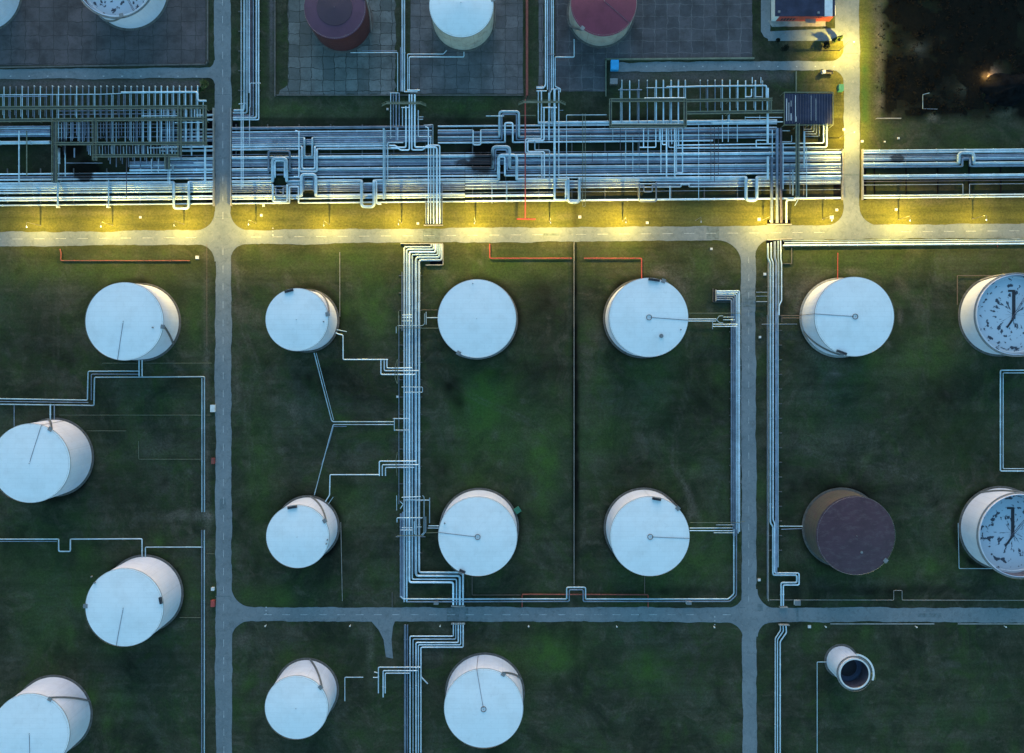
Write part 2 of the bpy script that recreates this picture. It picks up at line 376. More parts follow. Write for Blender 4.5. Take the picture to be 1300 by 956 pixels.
    grey += 0.9*np.exp(-((Y-107)/7)**2)*(X < 258)*(0.4+nz) + 0.8*np.exp(-((Y-97)/8)**2)*((X > 775) & (X < 1010))*(0.4+nz)
    g(grey, 345, 20, 3.5, 90, 1.4)
    g(grey, 45, 20, 16, 22, .6); g(grey, 45, 50, 14, 24, .5); g(grey, 180, 60, 14, 8, .6)
    co[..., 2] = -0.02
    co[..., 2] += marsh*(nz-0.5)*.8*((Y > -200) & (X < 1500))
    out = (Y < -260) | (Y > 1290) | (X < -260) | (X > 1550)
    co[..., 2][out] = -0.02
    me = bpy.data.meshes.new('ground')
    idx = np.arange(n*m).reshape(n, m)
    q = np.stack([idx[:-1, :-1], idx[1:, :-1], idx[1:, 1:], idx[:-1, 1:]], -1).reshape(-1, 4)
    me.vertices.add(n*m); me.vertices.foreach_set('co', co.reshape(-1).astype(np.float32))
    me.loops.add(q.size); me.loops.foreach_set('vertex_index', q.reshape(-1).astype(np.int32))
    me.polygons.add(len(q)); me.polygons.foreach_set('loop_start', np.arange(0, q.size, 4, dtype=np.int32)); 
    me.update(calc_edges=True); me.validate()
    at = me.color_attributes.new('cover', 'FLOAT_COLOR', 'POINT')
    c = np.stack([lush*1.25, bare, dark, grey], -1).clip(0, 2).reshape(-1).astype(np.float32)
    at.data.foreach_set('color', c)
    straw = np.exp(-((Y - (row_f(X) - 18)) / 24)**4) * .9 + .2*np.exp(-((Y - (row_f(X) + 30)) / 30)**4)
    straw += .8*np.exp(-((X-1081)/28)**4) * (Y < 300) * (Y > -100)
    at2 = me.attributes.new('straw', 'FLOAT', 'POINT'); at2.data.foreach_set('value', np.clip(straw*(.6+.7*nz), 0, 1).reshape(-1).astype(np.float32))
    m_ = bpy.data.materials.new('ground_cover'); m_.use_nodes = True
    nt = m_.node_tree; N = nt.nodes; L = nt.links; b = N['Principled BSDF']
    b.inputs['Roughness'].default_value = 0.95; b.inputs['Specular IOR Level'].default_value = 0.02
    geo = N.new('ShaderNodeNewGeometry')
    ca = N.new('ShaderNodeAttribute'); ca.attribute_name = 'cover'
    sp = N.new('ShaderNodeSeparateColor'); L.new(ca.outputs['Color'], sp.inputs[0])
    def noise(s, d=6, r=.6, vec=None, dist=0):
        k = N.new('ShaderNodeTexNoise'); k.inputs['Scale'].default_value = s; k.inputs['Detail'].default_value = d; k.inputs['Roughness'].default_value = r
        k.inputs['Distortion'].default_value = dist
        L.new(vec or geo.outputs['Position'], k.inputs['Vector']); return k.outputs['Fac']
    def mix(f, a, bb):
        x = N.new('ShaderNodeMix'); x.data_type = 'RGBA'
        for s_, v in ((0, f), (6, a), (7, bb)):
            if isinstance(v, tuple): x.inputs[s_].default_value = (*v, 1)
            elif isinstance(v, float): x.inputs[s_].default_value = v
            else: L.new(v, x.inputs[s_])
        return x.outputs[2]
    def mr(v, a, bb, c=0.0, d=1.0):
        x = N.new('ShaderNodeMapRange'); x.inputs[1].default_value = a; x.inputs[2].default_value = bb; x.inputs[3].default_value = c; x.inputs[4].default_value = d
        L.new(v, x.inputs[0]); return x.outputs[0]
    def mul(a, bb):
        x = N.new('ShaderNodeMath'); x.operation = 'MULTIPLY'; L.new(a, x.inputs[0])
        if isinstance(bb, float): x.inputs[1].default_value = bb
        else: L.new(bb, x.inputs[1])
        return x.outputs[0]
    def add(a, bb):
        x = N.new('ShaderNodeMath'); x.operation = 'ADD'; L.new(a, x.inputs[0]); L.new(bb, x.inputs[1]); return x.outputs[0]
    big = noise(0.018, 5, .6); mid = noise(0.09, 7, .7, dist=.6); fine = noise(0.9, 8, .8)
    base = mix(mr(big, .40, .60), (0.024, 0.031, 0.018), (0.036, 0.055, 0.025))
    base = mix(mr(noise(.04, 8, .72, dist=1.2), .47, .66), base, (0.062, 0.064, 0.046))
    base = mix(mul(mr(mid, .38, .68), .8), base, (0.050, 0.048, 0.030))
    base = mix(mr(noise(.065, 9, .75, dist=1.5), .52, .62, 0, .55), base, (0.090, 0.078, 0.055))
    base = mix(mr(noise(.05, 9, .7, dist=1.0), .50, .64, 0, .65), base, (0.034, 0.058, 0.018))
    base = mix(mr(noise(.028, 8, .7, dist=.8), .50, .64, 0, .7), base, (0.014, 0.018, 0.012))
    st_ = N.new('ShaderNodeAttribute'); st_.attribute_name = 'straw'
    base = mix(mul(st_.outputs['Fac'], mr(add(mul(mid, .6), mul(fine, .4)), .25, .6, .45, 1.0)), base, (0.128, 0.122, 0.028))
    # mower / wheel striping
    mp = N.new('ShaderNodeMapping'); mp.inputs['Rotation'].default_value = (0, 0, R(-2)); mp.inputs['Scale'].default_value = (0.02, 0.28, 1); L.new(geo.outputs['Position'], mp.inputs[0])
    stn = noise(1.0, 4, .6, mp.outputs[0])
    base = mix(mul(mr(stn, .45, .75), 0.5), base, (0.018, 0.024, 0.012))
    lush_f = mul(sp.outputs[0], mr(mid, .25, .6, .35, 1.0))
    base = mix(lush_f, base, (0.048, 0.088, 0.022))
    bare_f = mul(sp.outputs[1], mr(add(mul(mid, .6), mul(fine, .4)), .36, .6, .0, 1.0))
    base = mix(bare_f, base, (0.135, 0.115, 0.092))
    base = mix(mul(ca.outputs['Alpha'], mr(add(mul(mid, .5), mul(fine, .5)), .3, .6, .45, 1.0)), base, (0.098, 0.088, 0.086))
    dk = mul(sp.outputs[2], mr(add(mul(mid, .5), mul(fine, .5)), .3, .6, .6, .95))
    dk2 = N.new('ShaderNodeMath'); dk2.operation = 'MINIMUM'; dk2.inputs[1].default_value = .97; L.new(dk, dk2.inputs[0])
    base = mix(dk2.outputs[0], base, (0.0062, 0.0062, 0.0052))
    fv = N.new('ShaderNodeMix'); fv.data_type = 'RGBA'; fv.blend_type = 'MULTIPLY'; fv.inputs[0].default_value = 1.0
    L.new(base, fv.inputs[6]); ff = mr(add(mul(fine, .55), mul(noise(3.2, 6, .8), .45)), .34, .64, .50, 1.5)
    cc = N.new('ShaderNodeCombineColor'); 
    for i in range(3): L.new(ff, cc.inputs[i])
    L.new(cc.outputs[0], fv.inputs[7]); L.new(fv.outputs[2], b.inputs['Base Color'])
    bp = N.new('ShaderNodeBump'); bp.inputs['Strength'].default_value = .5; bp.inputs['Distance'].default_value = .35
    L.new(noise(0.7, 8, .75), bp.inputs['Height']); L.new(bp.outputs[0], b.inputs['Normal'])
    me.materials.append(m_)
    o = bpy.data.objects.new('ground', me); col.objects.link(o); o['kind'] = 'structure'
ground()

# ------------------------------------------------------------------ roads
def road_mat():
    m = bpy.data.materials.new('road_asphalt'); m.use_nodes = True
    nt = m.node_tree; N = nt.nodes; L = nt.links; b = N['Principled BSDF']; b.inputs['Roughness'].default_value = .9
    b.inputs['Specular IOR Level'].default_value = .2
    geo = N.new('ShaderNodeNewGeometry')
    def noise(s, d, r, dist=0):
        k = N.new('ShaderNodeTexNoise'); k.inputs['Scale'].default_value = s; k.inputs['Detail'].default_value = d; k.inputs['Roughness'].default_value = r; k.inputs['Distortion'].default_value = dist
        L.new(geo.outputs['Position'], k.inputs['Vector']); return k
    def mr(v, a, bb, c=0., d=1.):
        x = N.new('ShaderNodeMapRange'); x.inputs[1].default_value = a; x.inputs[2].default_value = bb; x.inputs[3].default_value = c; x.inputs[4].default_value = d
        L.new(v, x.inputs[0]); return x.outputs[0]
    def mix(f, a, bb):
        x = N.new('ShaderNodeMix'); x.data_type = 'RGBA'
        L.new(f, x.inputs[0])
        for s_, v in ((6, a), (7, bb)):
            if isinstance(v, tuple): x.inputs[s_].default_value = (*v, 1)
            else: L.new(v, x.inputs[s_])
        return x.outputs[2]
    c = mix(mr(noise(.05, 6, .65).outputs['Fac'], .35, .65), (.140, .168, .176), (.188, .214, .220))
    c = mix(mr(noise(.35, 8, .75, .5).outputs['Fac'], .50, .70, 0, .75), c, (.095, .11, .11))
    c = mix(mr(noise(.8, 8, .8, .5).outputs['Fac'], .54, .66, 0, .6), c, (.265, .275, .265))
    c = mix(mr(noise(1.6, 8, .8).outputs['Fac'], .57, .68, 0, .65), c, (.06, .065, .062))
    vo = N.new('ShaderNodeTexVoronoi'); vo.feature = 'DISTANCE_TO_EDGE'; vo.inputs['Scale'].default_value = .09
    ad = N.new('ShaderNodeVectorMath'); ad.operation = 'MULTIPLY_ADD'; ad.inputs[1].default_value = (5, 5, 5)
    L.new(noise(.25, 5, .7).outputs['Color'], ad.inputs[0]); L.new(geo.outputs['Position'], ad.inputs[2]); L.new(ad.outputs[0], vo.inputs['Vector'])
    c = mix(mr(vo.outputs['Distance'], .006, .0, 0, .45), c, (.06, .06, .055))
    L.new(c, b.inputs['Base Color'])
    MATS['road'] = m
road_mat()
def strip(mb, p0, p1, hw, z, jit=0.12, step=1.5):
    """road strip with slightly ragged edges; p0,p1 world 2D"""
    p0 = Vector(p0); p1 = Vector(p1); d = (p1 - p0); n = max(2, int(d.length / step)); d.normalize(); q = Vector((-d.y, d.x))
    vs = []; j1 = j2 = 0
    for i in range(n + 1):
        p = p0.lerp(p1, i / n)
        j1 = j1*.8 + random.gauss(0, jit); j2 = j2*.8 + random.gauss(0, jit)
        a = p + q * (hw + j1); b = p - q * (hw + j2)
        vs += [(a.x, a.y, z), (b.x, b.y, z)]
    mb.add(vs, [(2*i, 2*i+1, 2*i+3, 2*i+2) for i in range(n)])
def w2(x, y): v = W(x, y); return (v.x, v.y)
def poly(mb, pts, z): mb.add([(*w2(*p), z) for p in pts], [tuple(range(len(pts)))])
def fillet(mb, cx, cy, dx, dy, r, z, over=4):
    """corner piece at road edge crossing (cx,cy), opening toward (dx,dy)"""
    c = (cx + dx*r, cy + dy*r)
    arc = []
    for k in range(13):
        a = math.pi/2 * k/12
        jit = random.gauss(0, .12) if 0 < k < 12 else 0
        arc.append((c[0] - dx*(r+jit)*math.cos(a), c[1] - dy*(r+jit)*math.sin(a)))
    pts = [(cx - dx*over, cy - dy*over), (cx - dx*over, cy + dy*r)] + arc + [(cx + dx*r, cy - dy*over)]
    # fan as triangles from the first point
    o = [(*w2(*p), z) for p in pts]
    mb.add(o, [(0, i, i+1) for i in range(1, len(pts)-1)])

def my(x): return 303.6 - 0.0082 * x           # main road centre line
rd = MB(); strip(rd, w2(-400, my(-400)), w2(1800, my(1800)), 9.0*S, .10)
tag(rd.build('main_road', 'road'), kind='structure')
rd = MB()
strip(rd, w2(282.4, -400), w2(284.6, 1300), 10.2*S, .094)
strip(rd, w2(1081, -400), w2(1081, my(1081)), 10*S, .094)
tag(rd.build('side_road', 'road'), kind='structure')
rd = MB(); strip(rd, w2(949.5, my(950)), w2(953, 1300), 9.2*S, .094)
tag(rd.build('side_road', 'road'), kind='structure')
rd = MB(); strip(rd, w2(283, 779.5), w2(1800, 781.5), 9.1*S, .098)
strip(rd, w2(-400, 97), w2(283, 92.5), 6.3*S, .098)
strip(rd, w2(776, 85), w2(1081, 83), 5.8*S, .098)
tag(rd.build('side_road', 'road'), kind='structure')
rd = MB(); z = .09
for (a, b_, dx, dy, r) in [(272.5, 292.5, -1, -1, 24), (292.5, 292.5, 1, -1, 24), (272.5, 310, -1, 1, 22), (292.8, 310, 1, 1, 20),
      (1071, 286, -1, -1, 22), (1091, 286, 1, -1, 24), (941, 305, -1, 1, 30), (959, 304.5, 1, 1, 20),
      (294, 770.5, 1, -1, 26), (293.5, 788.5, 1, 1, 24), (943.5, 771.5, -1, -1, 20), (961.5, 772, 1, -1, 24), (943.5, 790, -1, 1, 22), (962, 790, 1, 1, 18),
      (272, 86.5, -1, -1, 10), (272, 99, -1, 1, 7), (1071, 77.5, -1, -1, 16), (1071, 89, -1, 1, 16)]:
    fillet(rd, a, b_, dx, dy, r, z)
poly(rd, [(470, 787), (502, 787), (499, 795), (497, 812), (499, 836), (490, 834), (487, 812), (481, 800)], .086)
poly(rd, [(975, 40), (975, 52), (1074, 52), (1074, 38), (1060, 36)], .086)
poly(rd, [(966, -40), (966, 40), (970, 47), (976, 50), (978, 36), (979, -40)], .082)
poly(rd, [(1060, -40), (1060, 40), (1074, 40), (1074, -40)], .082)
tag(rd.build('road_junction_surface', 'road'), kind='structure')
# painted lane marks
mk = MB()
def dash(x, y, horiz, l, w=.62, z=.112):
    if random.random() < .06: return
    a = l/2; b_ = w/2
    if horiz: q = [(x-a, y-b_), (x+a, y-b_), (x+a, y+b_), (x-a, y+b_)]
    else: q = [(x-b_, y-a), (x+b_, y-a), (x+b_, y+a), (x-b_, y+a)]
    poly(mk, q, z)
x = -60
while x < 1400:
    if not (266 < x < 300 or 1066 < x < 1100): dash(x, my(x), True, 13, .55)
    x += 27.5
x = 340
while x < 930: dash(x, 780.3, True, 10, .7); x += 23.3
for y in [k*22.6 - 20 for k in range(46)]:
    if not (285 < y < 318): dash(282.6 + y*.0018, y, False, 9, .7, .106)
for y in [k*22.6 + 330 for k in range(20)]: dash(950.5, y, False, 8, .5, .106)
for k in range(12): dash(-10 + k*23.6, 96.8, True, 2.2, 1.1)
for k in range(12): dash(797 + k*23.8, 84.5, True, 1.6, 1.4)
for (x, y) in [(346.5, 290), (346.5, 294), (346.5, 298.5), (338, 771), (338, 775), (338, 779), (907.3, 783), (907.3, 788), (907.3, 793)]: dash(x, y, True, 1.6, 1.6, .115)
tag(mk.build('road_markings', 'paint_line'), kind='structure')
pm = MB()
for (x, y, w_, h_) in [(575, 780, 16, 17), (592, 780, 5, 17), (1012, 781, 3, 17), (965, 771, 7, 9), (940, 771, 12, 1), (283.5, 757, 20, 1.3), (951, 383, 16, 14), (951, 367, 17, 1), (951, 412, 7, 5), (548, 298.6, 22, 16), (905, 296, 16, 16), (1081, 222, 19, 2), (283, 276, 19, 1), (283, 120, 19, 1), (1080, 68, 18, 1), (283, 640, 8, 14), (700, 297.6, 20, 3), (1180, 781, 30, 5)]:
    poly(pm, [(x-w_/2, y-h_/2), (x+w_/2, y-h_/2), (x+w_/2, y+h_/2), (x-w_/2, y+h_/2)], .104)
tag(pm.build('road_repair_patches', 'patch_asphalt'), kind='structure')
# mud line along the south lane kerb
kb = MB()
for (x0, x1) in [(1054, 1186), (1216, 1700)]:
    a = W(x0, 792); b_ = W(x1, 792); kb.box(a.x, b_.y - .25, 0.0, b_.x, a.y + .25, .12)
tag(kb.build('kerb', 'concrete'), kind='structure')

# ------------------------------------------------------------------ concrete aprons of the upper tanks
def slab_mat(name, size, c1, c2, mortar, off):
    m = bpy.data.materials.new(name); m.use_nodes = True
    nt = m.node_tree; N = nt.nodes; L = nt.links; b = N['Principled BSDF']; b.inputs['Roughness'].default_value = .9; b.inputs['Specular IOR Level'].default_value = .2
    geo = N.new('ShaderNodeNewGeometry')
    nz = N.new('ShaderNodeTexNoise'); nz.inputs['Scale'].default_value = .22; nz.inputs['Detail'].default_value = 6; L.new(geo.outputs['Position'], nz.inputs['Vector'])
    ad = N.new('ShaderNodeVectorMath'); ad.operation = 'MULTIPLY_ADD'; ad.inputs[1].default_value = (2.6, 2.6, 0); L.new(nz.outputs['Color'], ad.inputs[0])
    of = N.new('ShaderNodeVectorMath'); of.operation = 'ADD'; of.inputs[1].default_value = off; L.new(geo.outputs['Position'], of.inputs[0]); L.new(of.outputs[0], ad.inputs[2])
    br = N.new('ShaderNodeTexBrick'); br.offset = 0; br.inputs['Scale'].default_value = 1; br.inputs['Brick Width'].default_value = size; br.inputs['Row Height'].default_value = size
    br.inputs['Mortar Size'].default_value = .22; br.inputs['Mortar Smooth'].default_value = .7; br.inputs['Bias'].default_value = 0
    br.inputs['Color1'].default_value = (*c1, 1); br.inputs['Color2'].default_value = (*c2, 1); br.inputs['Mortar'].default_value = (*mortar, 1)
    L.new(ad.outputs[0], br.inputs['Vector'])
    n2 = N.new('ShaderNodeTexNoise'); n2.inputs['Scale'].default_value = .09; n2.inputs['Detail'].default_value = 8; n2.inputs['Roughness'].default_value = .7; L.new(geo.outputs['Position'], n2.inputs['Vector'])
    mr = N.new('ShaderNodeMapRange'); mr.inputs[1].default_value = .42; mr.inputs[2].default_value = .68; mr.inputs[4].default_value = .85; L.new(n2.outputs['Fac'], mr.inputs[0])
    mx = N.new('ShaderNodeMix'); mx.data_type = 'RGBA'; mx.inputs[7].default_value = (c1[0]*.33, c1[1]*.35, c1[2]*.33, 1)
    L.new(mr.outputs[0], mx.inputs[0]); L.new(br.outputs['Color'], mx.inputs[6]); 
    n4 = N.new('ShaderNodeTexNoise'); n4.inputs['Scale'].default_value = .8; n4.inputs['Detail'].default_value = 8; n4.inputs['Roughness'].default_value = .8; L.new(geo.outputs['Position'], n4.inputs['Vector'])
    m4 = N.new('ShaderNodeMapRange'); m4.inputs[1].default_value = .5; m4.inputs[2].default_value = .75; m4.inputs[4].default_value = .6; L.new(n4.outputs['Fac'], m4.inputs[0])
    x4 = N.new('ShaderNodeMix'); x4.data_type = 'RGBA'; x4.inputs[7].default_value = (.04, .04, .035, 1)
    L.new(m4.outputs[0], x4.inputs[0]); L.new(mx.outputs[2], x4.inputs[6]); L.new(x4.outputs[2], b.inputs['Base Color'])
    MATS[name] = m
slab_mat('slab_west', 5.85, (.185, .195, .185), (.09, .10, .095), (.022, .024, .02), (1.1, .6, 0))
slab_mat('slab_mid', 6.2, (.15, .145, .145), (.095, .095, .098), (.05, .052, .052), (2, 1, 0))
slab_mat('slab_east', 6.2, (.095, .09, .096), (.065, .066, .072), (.135, .135, .135), (.5, 1.3, 0))
slab_mat('slab_old', 7.2, (.105, .092, .094), (.082, .076, .078), (.045, .045, .043), (1, 2, 0))
def apron(name, pts, m, z=.03):
    mb = MB(); poly(mb, pts, z); tag(mb.build(name, m), kind='structure')
def wob(pts, amp=1.6, step=6):
    out = []
    for i in range(len(pts)):
        a = pts[i]; b_ = pts[(i+1) % len(pts)]; n = max(1, int(math.hypot(b_[0]-a[0], b_[1]-a[1]) / step))
        for k in range(n):
            t = k/n; out.append((a[0]+(b_[0]-a[0])*t + random.uniform(-amp, amp), a[1]+(b_[1]-a[1])*t + random.uniform(-amp, amp)))
    return out
apron('concrete_apron', wob([(-150, -60), (261, -60), (261, 78), (258, 81), (-150, 84)], .4), 'slab_old')
apron('concrete_apron', wob([(366, -60), (502, -60), (502, 120), (352, 121), (354, 114), (366, 108)]), 'slab_west')
apron('concrete_apron', wob([(521, -60), (664, -60), (664, 119), (521, 119)], .5), 'slab_mid')
apron('concrete_apron', wob([(684, -60), (690, -60), (690, 116), (684, 116)], .5), 'slab_mid')
apron('concrete_apron', wob([(705, -60), (955, -60), (955, 76), (769, 77), (769, 116), (705, 116)], .6), 'slab_east')
mb = MB(); poly(mb, wob([(975, 26), (1048, 26), (1048, 33.5), (980, 34)], .3), .1); tag(mb.build('building_forecourt', 'concrete'), kind='structure')

# low walls
def wall(pts, th, h, label, material='concrete', name='containment_wall', cat='wall', group=None):
    mb = MB()
    for a, b_ in zip(pts[:-1], pts[1:]):
        A = W(*a); B = W(*b_); d = (B-A).normalized() * th/2
        A = A - d; B = B + d
        mb.beam((A.x, A.y, h/2), (B.x, B.y, h/2), th, h)
    return tag(mb.build(name, material), label, cat, group)
wall([(728.6, 308), (728.6, 742)], .22, 1.0, 'long thin concrete wall dividing the central grass basins')
wall([(769, 76), (956, 74.5)], .8, .9, 'straight low wall along the top of the lane above the eastern pipe rack', 'olive')
wall([(769, 76), (769, 122)], .5, .9, 'short low wall beside the blue cabinet', 'olive')
wall([(349.5, -60), (349.5, 122)], .5, .8, 'narrow low wall beside the cracked slab basin of the maroon tank', 'dark_concrete')
wall([(0, 86), (262, 82), (264, 78), (264, -60)], .6, .7, 'low bund wall round the grey basin of the upper western tanks', 'dark_concrete')
wall([(669, -60), (669, 120)], 1.2, .5, 'dark red stained low wall between the paved basins', 'old_red')
wall([(974.8, 318), (974.8, 762)], .25, 1.0, 'thin pale wall running beside the eastern north-south pipes', 'concrete')
wall([(1010, 92), (1010, 118)], .5, 1.0, 'short olive wall joining the lane to the dark pipe shed', 'olive')
wall([(1112, 151), (1113, 150.5), (1143, 150.5)], .35, .6, 'short pale concrete edge at the corner of the black marsh')
wall([(352, 121), (664, 121)], .5, .5, 'long low kerb wall under the paved basins of the three upper tanks', 'dark_concrete')
wall([(498, 770), (498, 752)], .25, .6, 'tiny dark wall stub by the western end of the lower twin pipes', 'dark_concrete')

# ------------------------------------------------------------------ tanks
def circ(n): return [2*math.pi*k/n for k in range(n)]
def arcpts(r, a0, a1, z0, z1, n): return [(r*math.cos(a0+(a1-a0)*k/n), r*math.sin(a0+(a1-a0)*k/n), z0+(z1-z0)*k/n) for k in range(n+1)]
def tank(label, tx, ty, tr, s, roof='tank_white', wallm='tank_wall_white', style='cone', pipe_to=None, stair=None, name='storage_tank',
         group='white storage tanks', ring=True, cone=.9, platform=None, hatch=None, slab='dark_concrete', inner=0, gangway=False):
    """tx,ty,tr: the roof circle seen in the reference; s: its magnification"""
    h = (1 - 1/s) * H
    r = tr * S / s
    bx = NX + (tx - NX)/s; by = NY + (ty - NY)/s
    b0 = W(bx, by)
    root = empty(name, (b0.x, b0.y, 0), label, 'tank', group)
    seg = 96
    MB().lathe([(r+1.1, -.02), (r+1.1, .22), (r-.3, .22)], seg).build('foundation', slab, root)
    if style == 'cone':
        w = MB(); w.lathe([(r, .2), (r, h*.985)], seg); w.build('wall', wallm, root, smooth=True)
        rf = MB(); n = 8
        rf.lathe([(r+.06, h-.10), (r+.06, h)] + [(r*(1-k/n)+.001, h + cone*(1-(1-k/n)**1.6)) for k in range(1, n+1)], seg)
        rf.build('roof', roof, root, smooth=True)
        MB().lathe([(r+.2, h-.28), (r+.2, h-.13), (r, h-.13)], seg).build('rim', 'steel' if 'white' in roof else wallm, root)
        # courses: thin weld bands
        for k in (1, 2, 3, 4):
            zz = h * k / 5
            MB().lathe([(r, zz-.04), (r+.035, zz), (r, zz+.04)], seg).build('weld_seam', wallm, root)
        if inner:
            MB().lathe([(r*inner, h+cone*(1-inner**1.6)+.12), (r*inner-.1, h+cone*(1-inner**1.6)+.25), (.01, h+cone+.2)], 64).build('roof_centre', 'tank_maroon_dark', root, smooth=True)
        if ring:
            rr = 1.35
            MB().lathe([(rr, h+cone-.1), (rr, h+cone+.28), (rr-.2, h+cone+.28), (rr-.2, h+cone-.1)], 32).build('vent_ring', 'rust_pipe', root)
        MB().tube([(0, 0, h+cone-.2), (0, 0, h+cone+.45)], .15, 10).build('vent', 'steel', root)
        if pipe_to is not None:
            a = pipe_to; e = Vector((math.cos(a)*r*.99, math.sin(a)*r*.99, h+.18))
            k = Vector((math.cos(a)*.7, math.sin(a)*.7, h+cone+.12))
            mid = k.lerp(e, .5); mid.z = h + cone*.75
            MB().tube([k, mid, e, (math.cos(a)*(r+.25), math.sin(a)*(r+.25), h-.1), (math.cos(a)*(r+.25), math.sin(a)*(r+.25), .4)], .10, 6).build('roof_pipe', 'dark_pipe', root)
        # edge railing posts
        rl = MB(); 
        rl.tube(arcpts(r-.15, 0, 2*math.pi, h+.9, h+.9, 96), .035, 4, False)
        for a in circ(40): rl.tube([((r-.15)*math.cos(a), (r-.15)*math.sin(a), h-.05), ((r-.15)*math.cos(a), (r-.15)*math.sin(a), h+.9)], .03, 4)
        rl.build('railing', 'steel', root)
    else:
        t = .25
        w = MB(); w.lathe([(r, .2), (r, h), (r-t, h)], seg); w.build('wall', wallm, root, smooth=True)
        MB().lathe([(r-t, h-.02), (r-t, h*.1)], seg).build('inner_wall', 'dark_pipe', root, smooth=True)  # inner wall coloured dark to stand for the shade inside the tank
        fl = cone   # depth of the floating deck below the rim
        fz = h - fl
        d = MB(); d.lathe([(r-t-.02, fz-.3), (r-t-.05, fz+.25), (r-t-1.0, fz+.25), (r-t-1.2, fz), (.01, fz+.02)], seg); d.build('floating_deck', roof, root, smooth=True)
        # wind girder with walkway
        MB().lathe([(r, h-1.0), (r+.95, h-.95), (r+.95, h-.85), (r, h-.85)], seg).build('wind_girder', 'steel', root)
        rl = MB(); rl.tube(arcpts(r+.9, 0, 2*math.pi, h+.2, h+.2, 96), .05, 4, False)
        for a in circ(36): rl.tube([((r+.9)*math.cos(a), (r+.9)*math.sin(a), h-.9), ((r+.9)*math.cos(a), (r+.9)*math.sin(a), h+.2)], .04, 4)
        rl.build('railing', 'steel', root)
        if pipe_to is not None:
            a = pipe_to; p0 = Vector((math.cos(a)*(r-.3), math.sin(a)*(r-.3), h+.2)); p1 = Vector((-math.cos(a)*r*.12, -math.sin(a)*r*.12, fz+.5))
            ld = MB(); side = Vector((-math.sin(a), math.cos(a), 0)) * .4
            ld.beam(p0+side, p1+side, .1, .2); ld.beam(p0-side, p1-side, .1, .2)
            for k in range(30):
                q = p0.lerp(p1, k/29); ld.beam(q+side, q-side, .25, .05)
            ld.build('rolling_ladder', 'dark_pipe', root)
            # dark column along the ladder, built as black bars on the deck
            tk = MB(); tk.box(-.8, -r*.1, fz+.03, .8, r*.62, fz+.2); tk.beam((0, -r*.08, fz+.12), (-r*.17, -r*.32, fz+.12), .9, .16); tk.beam((-r*.14, r*.6, fz+.12), (r*.02, r*.6, fz+.12), 1.0, .15); tk.build('deck_dark_column', 'black_steel', root)
            tk.v = [(v[0], v[1], v[2]) for v in tk.v]
    if gangway:
        MB().lathe([(r+.05, h-.1), (r+.05, h+.12), (r-.6, h+.12), (r-.6, h-.1)], 64).build('rim', 'white_box', root)
        MB().lathe([(r+1.4, h-.3), (r+2.3, h-.3), (r+2.3, h-.1), (r+1.4, h-.1)], 30, a0=R(-20), a1=R(85)).build('gangway', 'white_box', root)
        MB().box(r+.8, -3.0, h-3, r+2.8, -.8, h-.2).build('gauge_box', 'leaf_lit_yellow', root)
        MB().lathe([(r*.62, h-7.4), (r*.62, h-7.1), (.01, h-7.0)], 48).build('deck_centre', 'black_steel', root)
    if stair is not None:
        a0, a1 = stair
        st = MB(); n = 46
        for k in range(n):
            t0 = k/n; a = a0+(a1-a0)*t0; zz = .4+(h-.4)*t0
            da = .8/r
            vs = []
            for rr2 in (r+.05, r+.85):
                for aa in (a, a+da*(1 if a1 > a0 else -1)): vs.append((rr2*math.cos(aa), rr2*math.sin(aa)))
            st.add([(vs[0][0], vs[0][1], zz), (vs[2][0], vs[2][1], zz), (vs[3][0], vs[3][1], zz), (vs[1][0], vs[1][1], zz)], [(0,1,2,3)])
        st.tube(arcpts(r+.87, a0, a1, .3, h-.1, 40), .09, 4)
        st.build('staircase', 'steel', root)
        hr = MB().tube(arcpts(r+.87, a0, a1, 1.4, h+1.0, 40), .05, 4); hr.build('handrail', 'steel', root)
        pf = MB(); a = a1
        c = Vector((math.cos(a), math.sin(a), 0)); q = Vector((-math.sin(a), math.cos(a), 0))
        P = [c*(r-1.0)-q*1.0, c*(r+1.0)-q*1.0, c*(r+1.0)+q*1.0, c*(r-1.0)+q*1.0]
        pf.add([(p.x, p.y, h+.3) for p in P] + [(p.x, p.y, h+.15) for p in P], [(0,1,2,3),(7,6,5,4),(0,4,5,1),(1,5,6,2),(2,6,7,3),(3,7,4,0)])
        pf.build('landing', 'steel', root)
    if platform is not None:
        for (a, l) in platform:
            c = Vector((math.cos(a), math.sin(a), 0)); q = Vector((-math.sin(a), math.cos(a), 0))
            P = [c*(r-1.3)-q*l/2, c*(r-.1)-q*l/2, c*(r-.1)+q*l/2, c*(r-1.3)+q*l/2]
            m2 = MB(); m2.add([(p.x, p.y, h+.9) for p in P] + [(p.x, p.y, h-.05) for p in P], [(0,1,2,3),(7,6,5,4),(0,4,5,1),(1,5,6,2),(2,6,7,3),(3,7,4,0)])
            m2.build('gauge_box', 'black_steel', root)
    if hatch is not None:
        for (hx, hy, hs) in hatch:
            MB().tube([(hx, hy, h+.1), (hx, hy, h+cone*.6+.5)], hs, 10).build('hatch', 'steel', root)
    return root, r, h
T = tank
T('white tank west of the long road, nearest the bright yellow road', 158, 408, 49.3, 1.047, pipe_to=R(-100), stair=(R(-35), R(-8)), ring=False, hatch=[(14, -3, .35)])
T('white tank cut by the western picture edge, middle of its column', 39, 588, 50, 1.052, pipe_to=R(74), stair=(R(100), R(60)), ring=False)
T('white leaning-looking tank in the lower west beside the long twin pipes', 158, 771, 49.3, 1.055, pipe_to=R(-102), stair=(R(150), R(178)), ring=False, platform=[(R(11), 3.2)], hatch=[(-14, 12, .4), (-15.5, 15, .3)])
